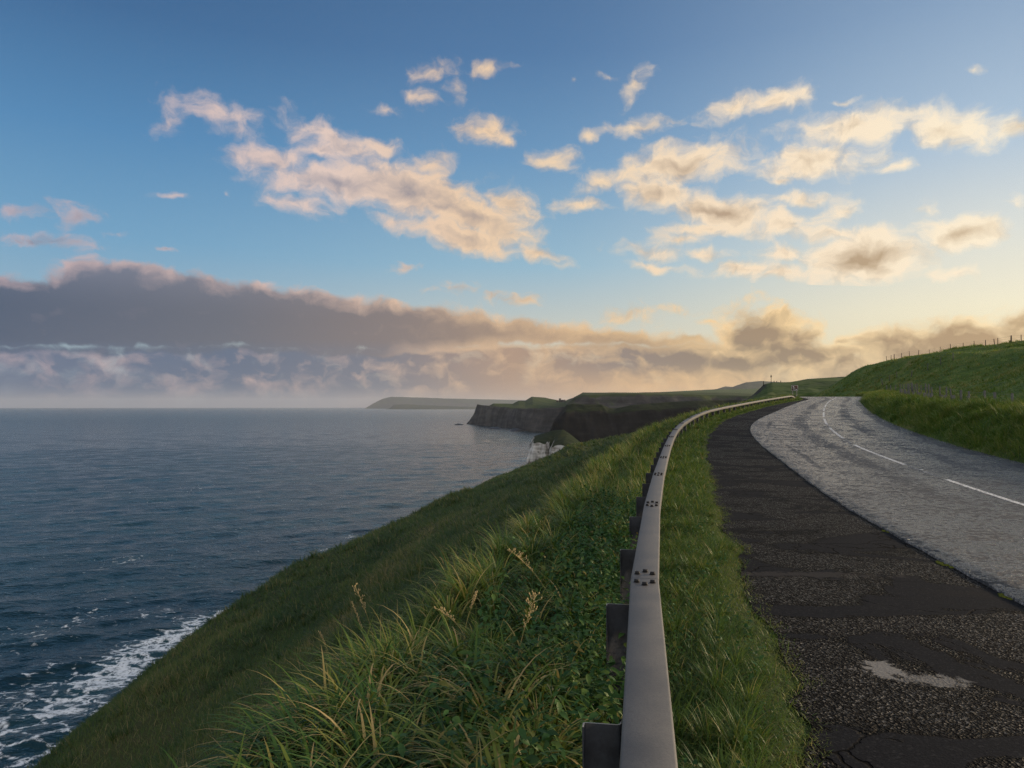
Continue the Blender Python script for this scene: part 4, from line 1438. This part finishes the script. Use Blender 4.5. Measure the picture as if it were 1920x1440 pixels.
stalk(690, 1262, 661, 1140, False, 'slender straw stalk at the edge of the dark slope, tallest of the near left pair')
stalk(705, 1250, 668, 1110, True, 'thin stalk with loose seeds just right of the tallest straw stalk')
stalk(622, 1285, 600, 1193, False, 'short straw stalk leftmost on the edge of the dark slope')
stalk(965, 1290, 1003, 1128, True, 'loose feathery stalk standing nearest the first dark barrier post')
stalk(875, 1210, 826, 1148, True, 'nodding seed stalk over the middle of the long grass clump')
stalk(870, 1200, 893, 1118, False, 'stiff straw stalk behind the long grass clump')
stalk(1035, 1140, 962, 1040, True, 'long bent stalk leaning left beside the weedy posts')
stalk(836, 1080, 826, 1048, False, 'small straw tuft on the crest where verge meets slope')
# ------------------------------------------------------------------ safety barrier
def mat_steel():
    mt, b, out = material('galvanised_steel')
    p = pos_node(b)
    n1 = b.noise(p, 3.0, 4.0, .6)
    n2 = b.noise(p, 140.0, 3.0, .7)
    scr = b.noise(b.mapping(p, rot=(0, 0, .3), scale=(1.2, 7.0, 1.0)), 6.0, 5.0, .7, .5)
    blot = b.noise(p, 22.0, 4.0, .6)
    c = b.mix(b.ss(n1, .3, .7), (.078, .079, .079, 1), (.124, .122, .117, 1))
    c = b.mix(b.ss(n2, .35, .7, 0.0, .5), c, (.055, .053, .054, 1))
    c = b.mix(b.ss(scr, .68, .76, 0.0, .75), c, (.30, .29, .27, 1))
    c = b.mix(b.ss(blot, .66, .74, 0.0, .35), c, (.045, .043, .041, 1))
    pr = principled(b, out, Base_Color=c, Roughness=b.mad(n1, .2, .48), Metallic=.1, Normal=b.bump(n2, .002, .5))
    return mt


M_STEEL = mat_steel()
M_POST = mat_plain('weathered_steel', (.0100, .0125, .0170, 1), .55, .3, .0, var=(9, (.026, .032, .041, 1)), bump=(70, .002))
M_RIM = mat_plain('bare_zinc_edge', (.30, .29, .27, 1), .5, .4, .3)
M_BOLT = mat_plain('dark_bolt', (.014, .014, .015, 1), .6, .3, .2)

END_Y = 87.0
_by = np.linspace(-6, 92, 4000); _bx = x_beam(_by); _bz = z_beam(_by)
_bs = np.concatenate([[0], np.cumsum(np.sqrt(np.diff(_by) ** 2 + np.diff(_bx) ** 2 + np.diff(_bz) ** 2))])


def rail_pt(s):
    return np.array([np.interp(s, _bs, _bx), np.interp(s, _bs, _by), np.interp(s, _bs, _bz) + CZ])


J0 = float(np.interp(solve(1206, 1083, z_beam)[1], _by, _bs))
SEC = 4.1
s_end = float(np.interp(END_Y, _by, _bs))
joints = [J0 + SEC * k for k in range(-2, 40) if J0 + SEC * k < s_end + .5]
rail = empty('safety_barrier', rail_pt(J0) * [1, 1, 0] + [0, 0, float(z_road(5.3)) + CZ])
tag(rail, 'grey steel safety barrier on dark posts along the cliff edge', 'guardrail')
PROF = [(-.100, -.058), (-.100, -.014), (-.097, -.005), (-.088, 0), (.088, 0), (.097, -.005), (.100, -.014), (.100, -.125), (.094, -.137), (.080, -.137)]
inn = [(-.096, -.058), (-.096, -.015), (-.087, -.005), (.087, -.005), (.096, -.015), (.096, -.124), (.091, -.132), (.080, -.132)]
PROF = np.array(PROF + inn[::-1])
off0 = np.array(rail.location)


def frame_at(i):
    """joint point and mitred side direction"""
    p = rail_pt(joints[i])
    a = rail_pt(joints[max(i - 1, 0)]); c = rail_pt(joints[min(i + 1, len(joints) - 1)])
    t = np.array([c[0] - a[0], c[1] - a[1], 0]); t /= np.linalg.norm(t)
    return p, np.array([t[1], -t[0], 0]), t


for i in range(len(joints) - 1):
    p0, s0, t0 = frame_at(i); p1, s1_, t1 = frame_at(i + 1)
    d = (p1 - p0) / np.linalg.norm(p1 - p0)
    rows = []
    stat = [0, 1] if i < len(joints) - 2 else [0, .35, .6, .8, 1]
    for k in stat:
        q = p0 * (1 - k) + p1 * k
        sd_ = s0 * (1 - k) + s1_ * k
        q = q + d * (.004 if k == 0 else (-.004 if k == 1 else 0))
        if len(stat) > 2:
            q = q - np.array([0, 0, .42 * k ** 1.6])     # the last length runs down to the ground
        rows.append(q[None] + PROF[:, :1] * sd_[None] + PROF[:, 1:] * np.array([[0, 0, 1.0]]))
    n = len(PROF); m = len(rows)
    v = np.concatenate(rows) - off0
    a = np.arange(m - 1)[:, None] * n + np.arange(n)[None]
    c = np.arange(m - 1)[:, None] * n + (np.arange(n)[None] + 1) % n
    f = np.stack([a, c, c + n, a + n], 2).reshape(-1, 4)
    bm = make_mesh('beam', v, [f, np.array([[0, 1, n - 2, n - 1]]), np.array([[(m - 1) * n + 1, (m - 1) * n, m * n - 1, m * n - 2]])], M_STEEL, parent=rail)
    # six bolt heads where this length meets the next
    if i + 1 < 14:
        dn = rail_pt(joints[min(i + 2, len(joints) - 1)]) - p1; dn /= np.linalg.norm(dn)
        for (al, la) in ((-.13, -.055), (-.205, 0), (-.13, .055), (.13, -.055), (.205, 0), (.13, .055)):
            dd = d if al < 0 else dn
            c0 = p1 + dd * al + s1_ * la + np.array([0, 0, .0105]) - off0
            mb = MB()
            rot = math.atan2(dd[1], dd[0]) + rng.normal(0, .25)
            mb.box(c0, (.030, .036, .020), rot, .92, .007)
            mb.box(c0 - [0, 0, .0085], (.044, .044, .003), rot, 1.0, .013)
            mb.build('bolt', M_BOLT, bm)

# Z-section posts, half a beam length apart
zp = np.array([(-.155, -.050), (-.155, -.012), (-.1515, -.004), (-.143, 0), (-.018, 0), (-.0095, .004), (-.006, .012), (-.006, .05),
               (.001, .05), (.001, .010), (-.0045, -.002), (-.013, -.007), (-.145, -.007), (-.148, -.013), (-.148, -.05)])
s_p = float(np.interp(solve(1165, 1358, lambda Y: z_beam(Y) - .05)[1], _by, _bs))
k = -1
while True:
    s = s_p + k * SEC / 2 * .93
    k += 1
    if s > s_end - 1.0:
        break
    p = rail_pt(s)
    q = rail_pt(s + .4); t = q - p; t[2] = 0; t /= np.linalg.norm(t)
    side = np.array([t[1], -t[0], 0])
    # the rail is straight between joints: stand the post against the chord
    ji = max(0, min(len(joints) - 2, int((s - joints[0]) / SEC)))
    fa = (s - joints[ji]) / SEC
    ch = rail_pt(joints[ji]) * (1 - fa) + rail_pt(joints[ji + 1]) * fa
    base = np.array([ch[0], ch[1], 0]) - side * .096
    top = ch[2] - .05 + rng.normal(0, .006)
    gz = float(ground_z(np.array([base[0]]), np.array([base[1]]))[0]) + CZ - .25
    lean = rng.normal(0, .008, 2)
    n = len(zp)
    lo = base[None] + zp[:, :1] * side[None] + zp[:, 1:] * t[None]
    v = np.concatenate([lo + [0, 0, gz], lo + [lean[0], lean[1], top]]) - off0
    kk = np.arange(n); k1 = (kk + 1) % n
    f = np.stack([kk, k1, k1 + n, kk + n], 1)
    cap = np.stack([np.arange(0, 7), np.arange(1, 8), 14 - np.arange(1, 8), 14 - np.arange(0, 7)], 1)
    cap = np.array([[i, i + 1, 14 - i - 1, 14 - i] for i in range(0, 7) if i + 1 < 14 - i - 1])
    po = make_mesh('post', v, [f, cap + n], M_POST, parent=rail)
    po.data.materials.append(M_RIM)
    mi = np.zeros(len(f) + len(cap), np.int32); mi[len(f):] = 1
    po.data.polygons.foreach_set('material_index', mi)

# ------------------------------------------------------------------ road studs beside the centre line
M_STUD = mat_plain('white_stud', (.55, .56, .54, 1), .35, .5)
M_RUB = mat_plain('stud_rubber', (.02, .02, .02, 1), .6, .3)


def stud(px, py, label):
    X, Y = on_road(px, py)
    root = empty('road_stud', (X, Y, float(z_road(Y)) + CZ), -math.atan2(float(x_ctr0(Y + .5) - x_ctr0(Y - .5)), 1.0))
    tag(root, label, 'road stud', 'reflecting studs in the road')
    MB().box((0, 0, .008), (.13, .17, .016), 0, .82, .02).build('base', M_RUB, root)
    MB().box((0, 0, .0225), (.10, .11, .013), 0, .72, .015).build('lens', M_STUD, root)


stud(1728, 882, 'flat stud in the gap between the nearest two centre dashes')
stud(1595, 830.5, 'pale stud just right of the centre line where the dash ends')
stud(1583, 827.5, 'pale stud left of the centre line beside its twin')
stud(1555, 800, 'white stud right of the thick bend in the centre line')
stud(1546.5, 799.5, 'white stud left of the thick bend in the centre line')
stud(1433, 781.5, 'small white stud at the left edge of the road')
stud(1656, 790.5, 'white stud by the grass bank on the far side of the road')

# moss cushions along the broken edge of the road
M_MOSS = mat_plain('moss', (.055, .075, .012, 1), .95, .1, var=(60, (.13, .14, .02, 1)), bump=(90, .01))
for (px, py, lab, size) in ((1765, 1054, 'largest bright moss cushion on the broken road edge', .13), (1655, 992, 'small moss cushion higher up the road edge', .08),
                            (1885, 1113, 'moss cushion lowest on the road edge near the frame side', .10)):
    X, Y = on_road(px, py)
    X = float(x_rl(Y)) - .02
    g = np.random.default_rng(int(px))
    m = MB()
    for i in range(16):
        a = g.random() * 6.28; r = g.random() ** .6 * size
        cxy = np.array([math.cos(a) * r * .45, math.sin(a) * r * 1.5])
        th = np.linspace(0, 2 * PI, 9)[:-1]
        rr = size * (.12 + .14 * g.random())
        rings = []
        for zz, sc in ((0, 1.0), (.55, .86), (.9, .5)):
            rings.append(np.c_[cxy[0] + np.cos(th) * rr * sc, cxy[1] + np.sin(th) * rr * sc * 1.2, np.full(8, -.01 + zz * rr * .5)])
        v = np.concatenate(rings + [[[cxy[0], cxy[1], -.01 + rr * .5]]])
        kq = np.arange(8); k1 = (kq + 1) % 8
        q = np.concatenate([np.stack([kq, k1, k1 + 8, kq + 8], 1), np.stack([kq + 8, k1 + 8, k1 + 16, kq + 16], 1)])
        m.addv(v, q, np.stack([kq + 16, k1 + 16, np.full(8, 24)], 1))
    ob = m.build('moss_cushion', M_MOSS, None, True)
    ob.location = (X, Y, float(z_road(Y)) + CZ - .02)
    tag(ob, lab, 'moss', 'moss on the road edge')

# ------------------------------------------------------------------ fences on the hill
M_WOOD = mat_plain('grey_timber', (.125, .125, .112, 1), .85, .15, var=(6, (.075, .080, .072, 1)), bump=(25, .006))
M_WOOD_DARK = mat_plain('dark_timber', (.040, .034, .028, 1), .85, .15, var=(6, (.07, .06, .05, 1)), bump=(25, .006))
M_WIRE = mat_plain('fence_wire', (.16, .15, .14, 1), .5, .4, .5)


def fence(name, pts, h, thick, mat, label, strands=(.35, .65, .92), wire_r=.004, var=.06, size=None):
    """posts at pts [(X, Y)], standing on the ground, strung with wire"""
    pts = np.array(pts, float)
    gz = ground_z(pts[:, 0], pts[:, 1]) + CZ
    root = empty(name, (pts[0, 0], pts[0, 1], gz[0]))
    tag(root, label, 'fence')
    o = np.array(root.location)
    tops = []
    for i, (p, z) in enumerate(zip(pts, gz)):
        hh = h * (1 + rng.normal(0, var)); tk = thick * (1 + rng.normal(0, .12))
        if size and i in size:
            tk *= size[i][0]; hh *= size[i][1]
        lx, ly = rng.normal(0, .045, 2) * hh
        m = MB().box((0, 0, 0), (tk, tk, hh + .3), rng.random() * 1.5, .88, tk * .18)
        v = m.v[0]
        kz = (v[:, 2] + (hh + .3) / 2) / (hh + .3)
        v[:, 0] += lx * kz + p[0] - o[0]; v[:, 1] += ly * kz + p[1] - o[1]
        v[:, 2] += (hh + .3) / 2 - .3 + z - o[2]
        m.build('post', mat, root)
        tops.append((p[0] - o[0], p[1] - o[1], z - o[2], hh, lx, ly))
    for s in strands:
        path = []
        for j, (x, y, z, hh, lx, ly) in enumerate(tops):
            path.append((x + lx * s, y + ly * s - thick * .5, z + hh * s))
            if j + 1 < len(tops):
                n_ = tops[j + 1]
                path.append(((x + n_[0]) / 2, (y + n_[1]) / 2 - thick * .5, (z + hh * s + n_[2] + n_[3] * s) / 2 - .02))
        MB().tube(np.array(path), wire_r, 4).build('wire', M_WIRE, root)
    return root


# along the foot of the pasture, behind the bank
ys = [37.5]
while ys[-1] < 112:
    ys.append(ys[-1] + 2.75 + rng.normal(0, .22))
ys = np.array(ys)
fence('wire_fence', np.stack([x_rr(ys) + 5.5 + rng.normal(0, .06, len(ys)), ys], 1), 1.15, .11, M_WOOD, 'tall pale post and wire fence along the foot of the green hill')
ys = [41.0]
while ys[-1] < 84:
    ys.append(ys[-1] + 2.3 + rng.normal(0, .3))
ys = np.array(ys)
fence('wire_fence', np.stack([x_rr(ys) + 4.3 + rng.normal(0, .12, len(ys)), ys], 1), .72, .16, M_WOOD, 'row of short stumpy old posts just in front of the hill fence', strands=(.6,))
# climbing the hill
pts = [ray_ground(px, py, 45, 175)[:2] for px, py in [(1655, 722), (1668, 715), (1682, 709), (1709, 707), (1739, 694), (1764, 684), (1787, 676)]]
fence('wire_fence', pts, 1.25, .12, M_WOOD, 'thin pale fence climbing across the face of the hill')


# along the skyline: each post stands where the sight line grazes the hill
def skyline(px):
    u = ray(px, 700)[0]
    Y = np.linspace(88, 172, 1200)
    w = ground_z(u * Y, Y) / Y
    i = int(np.argmax(w))
    return u * Y[i], Y[i]


sk = [1663, 1671, 1677, 1691, 1706, 1723, 1743.6, 1763, 1783, 1807, 1828, 1849, 1866, 1872, 1897, 1916, 1940]
fence('wire_fence', [skyline(x) for x in sk], 1.05, .10, M_WOOD_DARK, 'dark post and wire fence on the skyline of the hill', strands=(.3, .6, .9), wire_r=.008,
      size={2: (1.9, 1.15), 14: (2.2, 1.2), 11: (1.2, 1.05)})

# ------------------------------------------------------------------ road sign beyond the end of the rail
M_BROWN = mat_plain('sign_brown', (.060, .022, .016, 1), .4, .4)
M_WHITE = mat_plain('sign_white', (.60, .60, .58, 1), .4, .4)
M_GREY = mat_plain('pole_grey', (.16, .16, .16, 1), .5, .4, .3)
SY = 102.0
u, w = ray(1490, 727.5)
sx = u * SY
sgz = float(ground_z(np.array([sx]), np.array([SY]))[0])
sc = w * SY
root = empty('road_sign', (sx, SY, sgz + CZ), -.3)
tag(root, 'square brown road sign with white figures beyond the end of the rail', 'sign')
W_, H_ = .84, .74
hz = sc - sgz
MB().box((0, 0, hz), (W_, .03, H_)).build('panel', M_BROWN, root)
m = MB()
for s_ in (-1, 1):
    m.box((0, -.019, hz + s_ * (H_ / 2 - .02)), (W_, .006, .03))
    m.box((s_ * (W_ / 2 - .016), -.019, hz), (.03, .006, H_ - .072))
m.build('border', M_WHITE, root)
m = MB()
m.box((-.16, -.019, hz + .16), (.16, .006, .18)); m.box((-.02, -.019, hz - .02), (.2, .006, .07), 0)
m.box((-.2, -.019, hz - .12), (.10, .006, .12)); m.box((.02, -.019, hz - .25), (.34, .006, .06)); m.box((.24, -.019, hz - .21), (.14, .006, .14))
m.build('symbols', M_WHITE, root)
for s_ in (-.26, .26):
    MB().tube(np.array([[s_, .05, -.3], [s_, .05, hz * .5], [s_, .05, hz + H_ / 2]]), .035, 8).build('post', M_GREY, root)

# ------------------------------------------------------------------ small things on the mound and the far land
def column_on(px, py_base, py_top, Y, wpx, name, label, cat, head=None, mat=M_WOOD_DARK, group=None):
    b0 = P(px, py_base, Y); t0 = P(px, py_top, Y)
    root = empty(name, tuple(b0)); tag(root, label, cat, group)
    h = t0[2] - b0[2]; wd = wpx / F * Y
    MB().box((0, 0, h / 2 - .4), (wd, wd, h + .8), .4, .85, wd * .2).build('pole' if head else 'shaft', mat, root)
    if head:
        MB().box((0, 0, h * head[0]), (wd * head[1], wd * head[1], h * head[2]), .3, .8, wd * .2).build('head', mat, root)
    return root


column_on(1446, 719, 702.5, 247, .8, 'mast', 'thin mast with a thick head on the dark mound', 'mast', (.80, 2.4, .22))
for px, h, lab in ((1431.5, 3.2, 'lone small post left of the mast'), (1451.5, 3.6, 'first small post right of the mast'), (1456.5, 3.2, 'second small post right of the mast'), (1464, 4.6, 'rightmost and tallest small post on the mound')):
    column_on(px, 719.5, 716.3 - h * .6, 247, 1.3, 'marker_post', lab, 'post', group='small posts on the mound')

M_RUIN = mat_plain('ruin_stone', (.06, .055, .05, 1), .9, .1)
b0 = P(1050, 752.5, 2000)
root = empty('castle_ruin', tuple(b0)); tag(root, 'tiny dark castle ruin on the skyline of the middle headland', 'ruin')
MB().box((0, 0, 3.0), (5.5, 5, 10)).build('tower', M_RUIN, root)
m = MB()
m.box((6.5, 0, 1.2), (8, 4, 6)).box((13, 0, .6), (3, 4, 8)).box((-7, 0, .4), (6, 4, 4.2))
m.build('wall', M_RUIN, root)

M_SEAROCK = mat_plain('wet_rock', (.016, .015, .015, 1), .5, .5)


def sea_rock(px, py, wpx, hpx, label):
    u, w = ray(px, py); Y = -CZ / w
    W2 = wpx / F * Y / 2; Hh = hpx / F * Y
    g = np.random.default_rng(int(px))
    a = np.linspace(0, 2 * PI, 25)[:-1]
    rings = []
    for zz, s_ in ((-1.0, 1.15), (0, 1.0), (.45, .8), (.8, .5), (1.0, .2)):
        r = s_ * (1 + .22 * vnoise(np.cos(a) * 2 + 5, np.sin(a) * 2 + zz * 2, int(px)) * 2)
        rings.append(np.c_[np.cos(a) * r * W2, np.sin(a) * r * W2 * 1.4, zz * Hh * (1 + .5 * vnoise(np.cos(a) * 3, np.sin(a) * 3 + zz, int(px) + 3))])
    v = np.concatenate(rings + [[[0, 0, Hh]]])
    n = 24; kq = np.arange(n); k1 = (kq + 1) % n
    q = np.concatenate([np.stack([kq + i * n, k1 + i * n, k1 + (i + 1) * n, kq + (i + 1) * n], 1) for i in range(4)])
    ob = make_mesh('sea_rock', v, [q, np.stack([kq + 4 * n, k1 + 4 * n, np.full(n, 5 * n)], 1)], M_SEAROCK)
    ob.location = (u * Y, Y, 0)
    tag(ob, label, 'rock', 'rocks in the sea below the headland')


sea_rock(860, 796.5, 19, 2.2, 'flat dark rock awash off the tip of the headland')
sea_rock(928, 804, 30, 3.0, 'long dark reef below the middle of the headland cliff')
sea_rock(968, 808, 34, 4.2, 'largest dark reef close under the headland cliff')

# ------------------------------------------------------------------ the air
def build_haze():
    mt, b, out = material('sea_haze')
    pv = b.node('ShaderNodeVolumePrincipled')
    pv.inputs['Color'].default_value = (.80, .87, .96, 1)
    pv.inputs['Density'].default_value = HAZE
    pv.inputs['Anisotropy'].default_value = .35
    b.l.new(pv.outputs[0], out.inputs['Volume'])
    x, y0, y1, z0, z1 = 28000, -400, 28000, -CZ, 330.0
    z0 = -60.0
    v = [(-x, y0, z0), (x, y0, z0), (x, y1, z0), (-x, y1, z0), (-x, y0, z1), (x, y0, z1), (x, y1, z1), (-x, y1, z1)]
    f = [[0, 3, 2, 1], [4, 5, 6, 7], [0, 1, 5, 4], [1, 2, 6, 5], [2, 3, 7, 6], [3, 0, 4, 7]]
    ob = make_mesh('haze', np.array(v), np.array(f), mt)
    tag(ob, 'thin evening haze over sea and headlands', 'haze', kind='stuff')


HAZE = 3.5e-5
build_haze()
